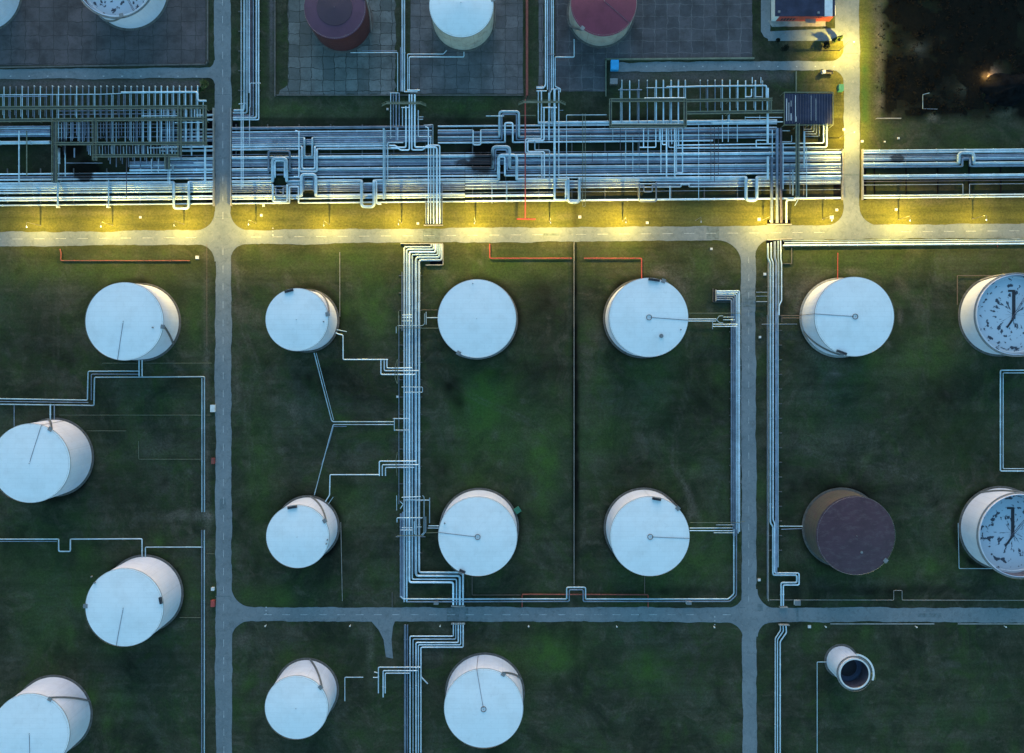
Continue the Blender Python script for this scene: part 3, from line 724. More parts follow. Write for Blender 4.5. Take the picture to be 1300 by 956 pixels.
T('white tank at the bottom edge in the lower west corner', 39, 930, 49.3, 1.05, pipe_to=R(-90), stair=(R(20), R(60)), ring=False)
T('smaller white tank nearest the bright road, east of the long western road', 377, 405.8, 39.6, 1.052, stair=(R(75), R(10)), ring=False, platform=[(R(105), 4.2)], hatch=[(13, -1, .3)])
T('smaller white tank near the lower western crossroads', 378, 681, 39.8, 1.049, stair=(R(85), R(30)), ring=False, platform=[(R(100), 4.5)], hatch=[(14.5, -1.5, .35), (14, -3.4, .35)])
T('smaller white tank at the bottom edge below the lower road', 376.5, 898, 40, 1.05, stair=(R(85), R(40)), ring=False)
T('white tank nearest the bright road, just east of the dense vertical pipe bundle', 605.5, 404.5, 49.6, 1.046, stair=(R(-20), R(-118)), ring=False, hatch=[(-2, 17, .25)])
T('white tank with ringed vent, directly under the elbow of a red pipe', 823.5, 403, 50, 1.043, pipe_to=R(-4), stair=(R(40), R(68)), platform=[(R(82), 5.5)], hatch=[(15.5, -6, .3), (6, -9, 1.0)])
T('white tank with ringed vent at the stepped elbows of the central bundle', 606.5, 681, 50, 1.047, pipe_to=R(174), stair=(R(150), R(245)), platform=[(R(246), 3)], hatch=[(-16, 6.5, .35)])
T('white tank with ringed vent in the lower basin east of the dividing wall', 825, 680.8, 50.2, 1.047, pipe_to=R(-3), stair=(R(60), R(45)), platform=[(R(80), 4.2)])
T('white tank with ringed vent and scuffed pale soil at its foot', 1084.5, 402, 50.2, 1.0453, pipe_to=R(176), stair=(R(200), R(252)), platform=[(R(-110), 5)], slab='concrete')
T('white tank at the bottom edge below the stepped pipes of the lower road', 614, 899, 50, 1.045, pipe_to=R(100), stair=(R(20), R(60)))
T('dark rusty brown roofed tank with flaking roof in the lower east basin', 1086, 679.5, 49.8, 1.042, roof='tank_rust', wallm='tank_rust_wall', name='rusty_storage_tank', group=None, ring=False, stair=(R(-70), R(-40)), cone=1.2, hatch=[(2.5, -8, .6)])
T('open-topped floating roof tank at the eastern edge, nearest the bright road', 1291, 399.5, 51, 1.037, roof='floating_roof', style='float', pipe_to=R(62), name='floating_roof_tank', group=None, stair=(R(120), R(75)), cone=2.2)
T('open-topped floating roof tank at the eastern edge, lower of the two', 1296, 680, 52.5, 1.042, roof='floating_roof', style='float', pipe_to=R(60), name='floating_roof_tank', group=None, stair=(R(120), R(75)), cone=5.5)
T('small tall open tank with dark inside near the lower eastern crossroads', 1085, 855.5, 19.5, 1.041, roof='deck_dark', style='float', name='floating_roof_tank', group=None, cone=7.5, gangway=True)
T('maroon roofed tank at the top edge over cracked grey slabs', 425.2, 10.5, 39, 1.042, roof='tank_maroon', wallm='tank_maroon_wall', name='maroon_storage_tank', group=None, ring=False, cone=1.0, stair=(R(-20), R(20)), inner=.58)
T('white roofed tank with grimy cream wall at the top edge', 585.7, 6.5, 40.6, 1.045, wallm='tank_cream', group=None, ring=False, cone=2.4, stair=(R(-20), R(10)))
T('crimson roofed tank with bare pale wall at the top edge', 766.3, 4, 41.8, 1.034, roof='tank_crimson', wallm='tank_wall_plain', name='crimson_storage_tank', group=None, ring=False, cone=2.0, pipe_to=R(-38), stair=(R(200), R(230)))
T('open-topped white tank cut by the top edge in the worn grey basin', 145.6, -29, 49.5, 1.04, roof='floating_roof', style='float', pipe_to=R(-60), name='floating_roof_tank', group=None, stair=(R(-140), R(-80)), cone=3.5)
T('white tank of which only a sliver shows in the upper western corner', -52, -28, 50, 1.045, group=None)

# ------------------------------------------------------------------ pipe network
VAR = {'c': 'clad', 'b': 'clad_bright', 'd': 'dull', 'k': 'dark_pipe', 'o': 'olive', 'r': 'red_paint', 'm': 'old_red', 'u': 'rust_pipe', 'n': 'concrete'}
DSC = {'c': 'silver', 'b': 'pale', 'd': 'grey', 'k': 'dark', 'o': 'olive', 'r': 'red', 'm': 'dark red', 'u': 'brown', 'n': 'pale'}
def thick(w): return 'thin' if w < 1.3 else ('thick' if w >= 3 else 'medium')
def G(tmpl, group, items, name='pipeline', cat=None):
    for key, nm in (('header', 'header_pipe'), ('valve line', 'valve_line'), ('steel line', 'valve_line'), ('branch', 'branch_pipe'), ('crossing', 'crossing_pipe'), ('thin line', 'conduit'), ('over the corridor', 'crossing_pipe'), ('hanging', 'hanging_pipe'), ('feeder', 'feeder_pipe'), ('tray', 'cable_tray'), ('wire-thin', 'conduit'), ('dropping', 'crossing_pipe')):
        if name == 'pipeline' and key in tmpl: name = nm; break
    cat = cat or name.replace('_', ' ')
    """items: (w, z, mat, pts). Template with {o} ordinal, {t} thickness, {c} colour"""
    for i, (w, z, m, pts) in enumerate(items):
        if cat == 'corridor pipe' and .9 < w < 4: w = w*1.17 + .1
        if group and 'bundle' in group and w > 1.2: w *= 1.1
        lab = tmpl.format(o=ORD[i], t=thick(w), c=DSC[m])
        pipe(name, pts, w, z, VAR[m], lab, cat, group)

# corridor rows: (y at x=440, width, mat)
A = [(161.8,3.0,'d'),(166.7,1.5,'b'),(169.6,2.0,'d'),(172.0,1.8,'d'),(174.6,2.2,'c'),(177.4,2.0,'d'),(180.0,2.0,'d'),(182.7,2.2,'c'),(185.3,1.9,'b'),(188.8,2.0,'b')]
Bc = [(195.2,.8,'d'),(199.4,4.2,'c'),(203.4,1.7,'d'),(205.5,1.7,'c'),(207.6,1.7,'d'),(209.8,1.7,'d'),(214.6,3.6,'c'),(218.2,2.0,'d'),(221.0,1.8,'d'),(224.6,1.9,'b')]
Dc = [(229.6,3.2,'c'),(233.4,2.0,'c'),(235.8,1.3,'d'),(238.0,1.3,'d'),(240.3,1.3,'d'),(242.6,1.3,'d'),(248.0,3.2,'b'),(251.5,1.5,'b'),(257.2,1.5,'b')]
def rowpts(y, x0, x1, det=(), z=1.0):
    pts = [(x0, row(y, x0))]
    for (a, b_, yy, *zz) in det:
        hz = zz[0] if zz else z + 1.6
        pts += [(a, row(y, a), z), (a, row(y, a) + (1.2 if yy > row(y, a) else -1.2), hz), (a, yy, hz), (b_, yy, hz), (b_, row(y, b_) + (1.2 if yy > row(y, b_) else -1.2), hz), (b_, row(y, b_), z)]
    pts.append((x1, row(y, x1)))
    return pts
# centre-west: from the western road to the crossing at x ~ 560
det_cw = {185.3: [(383.5, 399.8, 214.3)], 188.8: [(380.3, 402.4, 217.8)], 174.6: [(386.5, 396.5, 199)], 218.2: [(341, 368, 192)], 224.6: [(349, 361.5, 204)],
          229.6: [(346, 364, 201), (459, 474.8, 262.6)], 233.4: [(346.3, 364.7, 256)], 238.0: [(350, 359.5, 248)], 248.0: [(382.6, 401, 221.5)], 242.6: [(385.6, 398, 225.5)], 257.2: [(367.5, 379, 237)]}
it = []
for (y, w, m) in A + Bc + Dc:
    xe = 1066 if y > 190 else 560
    it.append((w, 1.0, m, y))
import itertools
def rows_section(rows, x0, x1, det, tmpl, group):
    G(tmpl, group, [(w, 1.0, m, rowpts(y, x0(y) if callable(x0) else x0, x1(y) if callable(x1) else x1, det.get(y, ()))) for (y, w, m) in rows], 'corridor_pipe', 'corridor pipe')
rows_section(A, 295, lambda y: {185.3: 492, 182.7: 494}.get(y, 505 if y > 184 else 548), det_cw, '{t} {c} pipe, {o} from top, upper corridor band east of the western road', 'upper corridor pipes east of the western road')
rows_section(Bc, 295, 590, det_cw, '{t} {c} pipe, {o} from top, middle corridor band east of the western road', 'middle corridor pipes east of the western road')
rows_section(Dc, 295, 590, det_cw, '{t} {c} pipe, {o} from top, lower corridor band east of the western road', 'lower corridor pipes east of the western road')
# centre-east
A2 = [(158.0,3.0,'c'),(161.4,1.8,'b'),(166.6,1.5,'b'),(169.8,2.8,'d'),(172.6,1.5,'k'),(175.6,2.6,'c'),(179.0,1.6,'d'),(182.4,1.8,'b')]
det_ce = {166.6: [(600.6, 610.3, 183.8)], 175.6: [(634, 658.8, 141.5)], 179.0: [(637, 655.8, 145)], 182.4: [(641, 651, 156)]}
rows_section(A2, lambda y: 683 if y == 158.0 else 556, lambda y: 986 if y < 180 else 905, det_ce, '{t} {c} pipe, {o} from top, upper corridor band under the eastern rack', 'upper corridor pipes under the eastern rack')
B2 = Bc
det_b2 = {214.6: [(625.4, 647, 186.5)], 218.2: [(628.8, 643.8, 190)], 224.6: [(632, 641, 199)]}
rows_section(B2, 590.6, lambda y: 1067, det_b2, '{t} {c} pipe, {o} from top, middle corridor band west of the lit road', 'middle corridor pipes west of the eastern road')
D2 = [(229.6,3.2,'c'),(232.6,1.4,'c'),(234.6,1.4,'d'),(236.6,1.1,'b'),(238.6,1.1,'d'),(240.8,1.1,'b'),(246.0,.6,'d'),(250.0,2.6,'b'),(256.8,2.0,'b')]
det_d2 = {229.6: [(633, 656, 197), (721.3, 735.6, 256.8), (947, 960.8, 254.5)], 234.6: [(811.5, 833, 255.8)], 238.6: [(817.5, 828, 243.5)], 240.8: [(864.5, 874.8, 233.8)]}
rows_section(D2, 590.6, lambda y: {250.0: 702, 240.8: 985, 246.0: 1067}.get(y, 1067), det_d2, '{t} {c} pipe, {o} from top, lower corridor band west of the lit road', 'lower corridor pipes west of the eastern road')
G('{t} {c} pipe curving up to the dark shed, {o} of the pair from the top', 'pipes curving up to the dark shed', [
   (1.6, 1.2, 'b', [(858, 184.4), (903, 183.8), (1045.4, 181.5), (1045.4, 157)]), (2.4, 1.2, 'b', [(858, 188), (1049.3, 187), (1049.3, 157)])])
G('{t} {c} pipe, {o} of the nested elbows beneath the dark shed', 'nested elbows beneath the dark shed', [(1.2, 2.0, 'd', [(1020, 164+3*k), (1030+3.2*k, 164+3*k), (1030+3.2*k, 156)]) for k in range(4)])
# west of the western road
rows_section([(143.6+1.0,2.2,'b'),(150.5,2.2,'b')], 250, 271, {}, '{t} {c} pipe stub, {o} from top, west of the long road', 'pipe stubs west of the long road')
rows_section([(163,1.8,'c'),(167.5,2,'d'),(172,2,'c'),(176.5,3,'d'),(184.6,2.2,'b'),(189.6,2.2,'c'),(195.6,.9,'d')], lambda y: 205, 271, {}, '{t} {c} pipe, {o} from top, leaving the western rack eastwards', 'pipes leaving the western rack')
rows_section([(157.2,1.6,'d'),(159.4,1.6,'c'),(162,1.6,'d'),(164.5,2.2,'d'),(167,2.0,'c'),(169.4,1.6,'d'),(177.6,4.6,'c')], -90, 64, {}, '{t} {c} pipe, {o} from the top, above the dark grass square at the western edge', 'pipes above the dark grass square')
W1 = [(199.8,4.0,'c'),(203.6,1.8,'d'),(205.8,1.8,'d'),(208,1.8,'c'),(210.2,1.8,'d'),(213.8,2.6,'c')]
rows_section(W1, lambda y: {199.8: 213}.get(y, 165), 271, {}, '{t} {c} pipe, {o} from the top, under the lower end of the western rack', 'pipes under the western rack')
W2 = [(217.4,1.5,'b'),(221.3,1.8,'d'),(224.6,2.0,'b'),(229.5,2.6,'c'),(232.3,2.6,'c'),(235.0,2.2,'c'),(238.0,1.4,'c'),(241.4,2.0,'c'),(247.6,2.0,'b'),(250.8,1.8,'b'),(257.1,1.5,'b')]
det_w2 = {229.5: [(220.6, 239.6, 264.7)]}
rows_section(W2, -90, 271, det_w2, '{t} {c} pipe, {o} from top of the lower band at the western edge', 'long lower pipes at the western edge')
# east of the eastern road
E3 = [(197.2,2.2,'c'),(199.8,2.2,'b'),(203.4,1.8,'d'),(205.5,1.8,'d'),(207.6,1.8,'c'),(209.6,1.6,'d'),(214.2,3.4,'c'),(217.6,2.2,'d'),(229.4,3.0,'c'),(232.6,1.8,'d'),(236.2,.8,'k'),(240.6,.8,'d'),(254.0,1.4,'b'),(257.0,1.4,'b')]
det_e3 = {214.2: [(1217, 1236, 194)], 217.6: [(1221.5, 1231.5, 201)], 240.6: [(1222.5, 1230.8, 249.5)]}
det_e3[229.4] = []
rows_section(E3, 1095, 1420, det_e3, '{t} {c} pipe, {o} from top, corridor east of the lit road', 'corridor pipes east of the lit road')

# vertical pipes crossing the corridor
G('{t} {c} pipe crossing over the corridor, {o} from the western road', 'pipes crossing over the corridor', [
  (1.0, 3.0, 'b', [(306.2, 122), (306.2, 240)]), (1.0, 3.0, 'b', [(308.6, 133), (308.6, 238)]), (.9, 3.0, 'b', [(331, 105.5), (317.5, 105.5), (317.5, 136), (316.8, 136), (316.8, 186)]),
  (1.2, 3.0, 'b', [(375, 165.5), (379.5, 167), (379.5, 224), (373, 224)]), (2.6, 3.4, 'c', [(487.2, 163), (487.2, 253)]), (1.4, 3.4, 'b', [(512, 181), (492.2, 181), (492.2, 227)]), (1.0, 3.2, 'c', [(489.6, 165), (489.6, 252)]),
  (1.8, 2.4, 'b', [(474.9, 230), (478, 230), (478, 259), (484, 259)]),
  (1.4, 3.4, 'b', [(540, 161), (543.8, 162), (543.8, 254), (543.8, 284, 1.0)]), (1.3, 3.4, 'b', [(531, 140), (531, 173.4), (546.8, 173.4), (546.8, 284)]), (.9, 3.4, 'b', [(538, 159), (549.6, 158), (549.6, 184), (556, 184)]),
  (1.9, 3.4, 'c', [(550.5, 186), (550.5, 284)]), (2.2, 3.4, 'b', [(526.6, 120), (526.6, 187), (554.6, 187), (554.6, 284)]), (1.8, 3.4, 'b', [(522.8, 120), (522.8, 190.3), (537, 190.3), (542, 184.6), (558.2, 184.6), (558.2, 284)]),
  (2.0, 1.4, 'd', [(541, 256), (541, 284)]), (1.6, 1.4, 'd', [(561, 232), (561, 284)])])
G('{t} {c} pipe under the central upper manifold, {o} from the west', 'pipes turning west under the central upper manifold', [
  (1.2, 3.2, 'b', [(496, 118), (496, 176)]), (1.2, 3.0, 'd', [(499.4, 118), (499.4, 162)]), (1.6, 3.2, 'd', [(503, 118), (503, 178)]), (1.2, 3.0, 'd', [(506.8, 118), (506.8, 160)]), (1.2, 3.2, 'b', [(511, 136.5), (511, 160)]),
  (2.0, 3.4, 'b', [(515.4, 135), (515.4, 187.2), (505, 187.2), (501.5, 184.8), (494, 184.8)]), (1.8, 3.4, 'b', [(519.7, 120), (519.7, 190.5), (508.5, 190.5), (505, 187.8), (497, 187.8)]), (1.2, 3.0, 'b', [(505, 162), (505, 178)])])
G('{t} {c} vertical pipe of the central upper bundle, {o} from the west', 'central upper bundle', [
  (1.2, 1.4, 'c', [(504.8, 66.5), (504.8, 116)]), (1.8, 1.4, 'b', [(510.6, -60), (510.6, 116)]), (1.8, 1.4, 'c', [(513.4, -60), (513.4, 116)]), (1.0, 1.4, 'd', [(508.4, 60), (508.4, 116)]), (1.2, 1.4, 'b', [(589, 66), (589, 72.3), (519.5, 72.3), (519.5, 114)]), (1.0, 1.2, 'b', [(567, 64), (563, 68.6), (517.4, 68.6), (517.4, 114)]),
  (1.0, 1.2, 'b', [(445, 66.8), (504, 66.6)]), (.8, 1.2, 'd', [(460, 64.3), (504, 64.6)])])
G('{t} {c} short header pipe at the central upper manifold, {o} from the top', 'central upper manifold headers', [
  (1.3, 3.6, 'b', [(517, 114.5), (533, 114.5)]), (1.0, 3.6, 'b', [(495, 118), (506, 118)]), (1.0, 3.6, 'b', [(513, 116.5), (530, 116.5)]), (1.2, 3.6, 'b', [(509.5, 136.5), (519, 136.5)]), (1.0, 3.0, 'c', [(531, 148.5), (537.5, 148.5)]), (1.2, 3.0, 'c', [(531, 151.5), (537, 151.5)])])
G('{t} {c} vertical pipe beside the dark red wall, {o} from the west', 'upper bundle beside the red wall', [
  (1.5, 1.4, 'b', [(692.6, -60), (692.6, 108), (690, 112), (681, 112)]), (1.3, 1.4, 'c', [(695, -60), (695, 114)]), (1.3, 1.4, 'd', [(697.3, -60), (697.3, 117)]), (1.4, 1.4, 'b', [(700, -60), (700, 115), (698, 118), (698, 150)]), (1.4, 1.4, 'c', [(702.4, -60), (702.4, 113), (704, 120), (704, 150)]),
  (1.4, 1.2, 'c', [(728.8, 50), (729, 54), (729, 72.5), (704.8, 72.5), (704.8, 110), (711.3, 112.5), (711.3, 117)]), (.9, 2, 'd', [(696, 69), (704, 69)])])
G('{t} {c} pipe dropping from the manifold beside the red pipe, {o} westernmost', 'pipes dropping from the manifold beside the red pipe', [
  (1.2, 3.0, 'b', [(683.4, 116), (683.4, 156), (705, 156.5)]), (1.7, 3.6, 'b', [(687.4, 116), (687.4, 176.2), (667.4, 176.2), (667.4, 194.6), (687.8, 194.6), (687.8, 226)]), (1.7, 3.6, 'b', [(690.6, 137), (690.6, 178.2), (670, 178.2), (670, 192.6), (691, 192.6), (691, 226)]),
  (2.2, 3.0, 'c', [(697, 118), (697, 138), (697, 178)]), (1.5, 3.0, 'c', [(679, 179), (679, 190.5), (697.6, 190.5), (697.6, 230)]), (2.8, 3.6, 'c', [(704, 113), (704, 254), (718.5, 254)]), (1.5, 3.6, 'b', [(709.4, 115), (709.4, 225.5), (760, 225.5)]),
  (1.6, 3.0, 'c', [(700.8, 137), (700.8, 158)]), (1.0, 3.6, 'b', [(681, 115.5), (694, 115.5)]), (1.4, 3.6, 'b', [(689, 136.5), (707, 136.5)]), (1.2, 3.6, 'b', [(700, 113), (712, 113)]), (1.0, 3.6, 'b', [(681, 110), (692, 110)]), (.8, 2.4, 'd', [(710, 140), (715, 140)])])
G('{t} {c} upright thin line over the corridor, {o} from the red pipe', 'thin lines over the corridor', [
  (.9, 3.8, 'c', [(640, 147.2), (617, 147.2)]), (.7, 3.8, 'o', [(680, 146.5), (660, 146.5)]), (.8, 3.8, 'c', [(719.2, 248), (719.2, 146), (770, 145.8)]), (.8, 3.8, 'o', [(739.8, 144), (739.8, 262), (743, 262), (743, 144)]), (1.6, 3.0, 'b', [(718, 230), (718, 254)]),
  (.8, 2.6, 'k', [(752, 192), (752, 206)]), (.8, 2.6, 'k', [(771.5, 192), (771.5, 206)]), (.8, 2.6, 'k', [(788.6, 192), (788.6, 206)]), (.9, 3.4, 'b', [(624.6, 226), (624.6, 258)]), (1.0, 3.4, 'c', [(643.4, 230), (643.4, 257)])])
G('{t} {c} pipe hanging from the eastern rack, {o} from the west', 'pipes down from the eastern rack', [
  (.9,3.4,'c',[(778,163),(778,180)]),(.8,3.4,'k',[(787.5,163),(787.5,190)]),(1.0,3.4,'c',[(794.4,162),(794.4,216)]),(.9,3.4,'c',[(803.4,174),(803.4,218)]),(.8,3.4,'d',[(811.5,163),(811.5,215)]),(1.3,3.4,'b',[(817,163),(817,187)]),
  (1.8,3.4,'c',[(823,163),(823,178)]),(1.0,3.4,'b',[(822.5,180),(822.5,220)]),(1.3,3.4,'b',[(832.6,163),(832.6,187),(812,187)]),(2.6,3.4,'c',[(837.8,163),(837.8,178)]),(1.2,3.4,'b',[(839,178),(839,219)]),(1.3,3.6,'b',[(846,183.5),(840.8,183.5),(840.8,163)]),
  (1.9,3.8,'b',[(846.2,163),(846.2,224.5)]),(1.2,3.4,'b',[(856,187),(849,187),(848.8,163)]),(1.1,3.4,'b',[(853,183),(852,163)]),(1.9,3.8,'b',[(856.6,163),(856.6,224.5)]),(1.2,3.6,'b',[(858.8,164),(858.8,219.4),(866,219.4)]),(1.6,3.4,'c',[(861.4,163),(861.4,186)]),(1.6,3.6,'c',[(866.5,163),(866.5,219)]),
  (.8,3.4,'c',[(887,158),(887,255)]),(.8,3.4,'k',[(902.5,160),(902.5,228)]),(.9,3.4,'k',[(907,160),(907,232)]),(.8,3.4,'k',[(912,160),(912,224)]),(1.2,3.4,'b',[(850.5,236),(850.5,252)]),(1.0,3.4,'c',[(924.5,146),(924.5,180)]),(1.0,3.4,'b',[(917.2,146),(917.2,180)]),(1.0,3.4,'c',[(936,156),(936,180)]),
  (1.0,3.4,'c',[(926,145),(926,157)])])
G('{t} {c} vertical pipe west of the dark shed, {o} from the west', 'vertical pipes west of the dark shed', [
  (2.8,4.2,'c',[(974.6,112),(974.6,178),(974.6,182)]),(3.0,3.6,'c',[(974.8,199),(974.8,228)]),(1.4,3.4,'c',[(980.4,165),(980.4,283,1.0)]),(3.6,2.8,'d',[(979.6,200),(979.6,283,1.2)]),(3.8,3.2,'d',[(986.6,163),(986.6,283,1.2)]),(3.2,3.2,'k',[(991.2,163),(991.2,236),(992,283,1.2)]),(1.6,3.0,'c',[(994,182),(994,240)]),
  (2.4,2.0,'b',[(1000,253.6),(998.4,256),(998.4,283,1.2)]),(1.2,2.4,'d',[(1003,208),(1003,246)]),(1.8,2.4,'c',[(1006.6,215),(1006.6,248)]),(2.4,3.6,'c',[(1021,167),(1021,213)]),(.9,3.2,'c',[(1024,186),(1024,250)]),(.8,3.2,'d',[(1027.2,196),(1027.2,212)]),(2.0,2.0,'b',[(1010,254),(1000,254)]),(.8,3,'c',[(1013,246),(1013,254),(1009,261)])])
G('{t} {c} link pipe just west of the dark shed, {o} from top', 'link pipes beside the dark shed', [
  (1.4,3.6,'b',[(903,156.2),(994,154.6)]),(1.0,3.6,'b',[(946,149),(993,149)]),(1.0,3.4,'c',[(964.6,146),(964.6,153.5),(946,153.5),(946,148)]),(1.2,3.6,'b',[(960,178),(975,178)]),(1.2,3.4,'b',[(975,187),(960,187),(960,178)]),(1.0,3.2,'c',[(993,180),(1005,180),(1005,172)]),(1.0,3.0,'c',[(993,166),(1003,166)])])
G('{t} {c} upright pipe in the western corridor, {o} from the west', 'upright pipes at the western edge', [
  (1.6,3.4,'c',[(24.2,166),(24.2,231)]),(1.3,3.4,'o',[(34,166),(34,223)]),(2.6,2.6,'b',[(75,188),(75,208)]),(1.0,2.6,'c',[(74.6,205),(74.6,224)]),(1.2,3.0,'c',[(82.8,182),(82.8,224)]),(2.0,3.0,'c',[(73.4,231),(73.4,262)]),(1.4,3.0,'c',[(137.8,229),(137.8,262)]),(1.6,3.0,'d',[(94.5,188),(94.5,200)]),
  (.8,3.0,'d',[(84,207),(130,207)]),(1.2,3.4,'b',[(192.4,202),(192.4,219)]),(1.0,3.4,'b',[(201,202),(201,219)]),(1.0,3.4,'b',[(213.4,214),(213.4,232)]),(1.0,3.4,'b',[(215.6,214),(215.6,234)]),(2.4,3.0,'c',[(219.4,210),(219.4,218)]),(2.6,3.8,'c',[(260.4,186),(260.4,234)]),(.9,3.6,'k',[(160.6,198),(160.6,253)]),
  (1.4,2.6,'b',[(246,206.8),(259,206.8)]),(1.2,3.4,'b',[(258,128),(258,186)])])

# upper-west bundle that bends into the road culvert
G('{t} {c} vertical pipe by the western road at the top, {o} westernmost', 'vertical pipes by the western road at the top', [
  (1.0,2.6,'b',[(306.2,-60),(306.2,122)]),(3.0,1.2,'c',[(310.2,-60),(310.2,140),(297,140.2)]),(2.2,1.2,'c',[(313.6,-60),(313.6,143.4),(296,143.4)]),(1.4,1.2,'b',[(316.4,-60),(316.4,118)]),(1.8,1.2,'k',[(318.6,-60),(318.6,146),(296,146)]),(1.6,1.2,'d',[(321.6,-60),(321.6,147.6),(296,147.6)]),
  (2.2,1.2,'b',[(325.6,-60),(325.6,149.6),(296,149.6)]),(1.4,1.2,'b',[(328.5,-60),(328.5,152),(296,152)]),(1.0,1.6,'b',[(312,131),(303,132)])])

# central north-south bundle
xk = [547.5, 550.5, 553, 555.5, 558, 560.6]; yk = [313.5, 316.6, 320, 323.4, 326.8, 330.2]; xv = [513.2, 516.4, 519.8, 523.4, 528.2, 532.2]
ye = [739.2, 736, 733.2, 730.2, 726.4]; xe = [574.8, 578, 581.2, 584.4, 587.6]
mats = ['b','c','b','c','c','b']; ws = [2.0, 2.0, 2.2, 1.6, 2.6, 2.2]
it = []
for k in range(6):
    if k == 0: tail = [(xv[0], 764)]
    elif k == 1: tail = [(516.4, 764)]
    else: tail = [(xv[k], [0,0,739.2,735.4,731,726.6][k]), ([0,0,575.4,579.6,583.8,587.8][k], [0,0,739.2,735.4,731,726.6][k]), ([0,0,575.4,579.6,583.8,587.8][k], 768)]
    it.append((ws[k], 1.1, mats[k], [(xk[k], 310), (xk[k], yk[k]), (xv[k], yk[k])] + tail))
it += [(1.2, 1.0, 'd', [(526, 331), (526, 728)]), (2.4, 1.0, 'd', [(508.8, 652), (508.8, 758)]), (.7, .8, 'd', [(506.4, 400), (506.4, 640)]), (1.0, 1.0, 'd', [(510.4, 345), (510.4, 420)]), (2.0, .9, 'd', [(511.4, 650), (511.4, 760)])]
G('{t} {c} pipe of the dense central vertical bundle, {o} from the west', 'dense central vertical bundle', it)
G('{t} {c} stepped pipe below the lower road, {o} of the nested elbows', 'stepped pipes below the lower road', [
  (1.5,1.1,'b',[(575.6,791),(575.6,807.6),(520.6,807.6),(520.6,1010)]),(1.5,1.1,'c',[(578.6,791),(578.6,811.4),(524.4,811.4),(524.4,1010)]),(1.7,1.1,'b',[(581.8,791),(581.8,815.6),(528.2,815.6),(528.2,1010)]),(1.4,1.1,'c',[(584.8,791),(584.8,818.6),(531.2,818.6),(531.2,1010)]),(1.7,1.1,'b',[(588,791),(588,821.6),(534.4,821.6),(534.4,1010)]),
  (3.0,1.0,'d',[(514.4,793),(514.4,1010)]),(1.6,1.0,'d',[(517.4,793),(517.4,1010)])])
G('{t} {c} branch pipe at the bottom edge by the bundle, {o} from top', 'branch pipes at the bottom edge', [
  (1.4,2.2,'b',[(534,847),(480.4,847),(480.4,880)]),(1.4,2.2,'b',[(530,851.4),(486.4,851.4),(486.4,885)]),(1.4,2.2,'b',[(520,854.6),(489,854.6),(489,880)]),(1.2,1.6,'b',[(475,853),(480,854.4)]),(1.0,1.6,'b',[(473.6,860),(480,860)]),(.9,1.2,'b',[(461,859.8),(437.8,859.8),(437.8,890)]),(1.6,2.0,'b',[(534.5,850),(534.5,859),(543,868)])])
G('{t} {c} branch pipe of the upper smaller tank, {o} nearest the tank', 'branch pipes of the upper smaller tank', [
  (1.3,2.4,'b',[(426,422.4),(430.5,424.4),(435.4,425.4),(435.6,456.4),(492.6,456.4)]),(1.5,2.4,'b',[(483.6,456.4),(483.6,475.4),(527.5,475.4)]),(1.5,2.4,'b',[(487.8,457),(487.8,470.6),(531.5,470.6)]),(1.4,2.4,'b',[(491.2,457),(491.2,467.2),(523,467.2)]),(1.0,1.6,'c',[(427.4,418.6),(440,421)]),(.9,2.6,'c',[(510,491.4),(536.4,491.4),(536.4,498),(512,498)]),
  (.7,2.8,'o',[(504.6,456),(501.6,465),(501.6,480),(504,487)]),(.7,2.8,'o',[(504.6,456),(504.6,487)])])
G('{t} {c} branch pipe of the lower smaller tank, {o} nearest the tank', 'branch pipes of the lower smaller tank', [
  (1.3,2.4,'b',[(413,637),(418.4,628.6),(419,602.6),(481.4,602.6)]),(1.5,2.4,'b',[(481.6,604),(481.6,585.4),(528.6,585.4)]),(1.5,2.4,'b',[(485.4,604),(485.4,590),(531.2,590)]),(1.4,2.4,'b',[(489.4,604),(489.4,593.4),(526,593.4)]),(1.0,1.6,'c',[(416.8,640),(423,631)]),(.7,2.8,'o',[(504.6,574),(502.4,585),(504,604)])])
G('{t} {c} cable tray line between the two smaller tanks, {o} from the top', 'cable trays between the smaller tanks', [
  (1.3,1.0,'c',[(398.8,448),(421,534),(423,535.4),(500,535.4)]),(.8,1.0,'c',[(401.4,448),(423.6,533.4)]),(1.0,1.0,'b',[(500,539),(423,539),(416.6,562),(399,628.6)]),(.6,1.0,'d',[(423.8,540),(417.6,563),(408,590)]),(.8,1.0,'d',[(423,541.4),(440,541.4)]),(1.1,2.4,'b',[(499,531.4),(519,531.4)]),(1.0,2.4,'b',[(501,546),(519,546)]),(.9,2.4,'c',[(500.6,531),(500.6,547)])])
G('{t} {c} valve line beside the bundle at the upper central tank, {o} from top', 'valve lines beside the upper central tank', [
  (.8,2.6,'o',[(506,395),(506,421)]),(.6,1.8,'u',[(535,393.5),(556,393.5)]),(.8,2.6,'c',[(505,413.4),(536.6,413.4),(539,411),(539,398)]),(.8,2.6,'c',[(503,423),(503,414.4)]),(.7,2.4,'o',[(505,416.6),(557,416.6)]),(1.0,1.6,'b',[(542,403.3),(556,403.3)]),(1.0,2.6,'b',[(511,400),(523,400)]),(1.0,2.6,'b',[(511,403),(523,403)]),(1.4,1.2,'b',[(531.5,383),(531.5,409)]),(1.0,2.6,'c',[(510,407.6),(523,407.6)]),(.8,2.6,'c',[(541,396),(541,412)])])
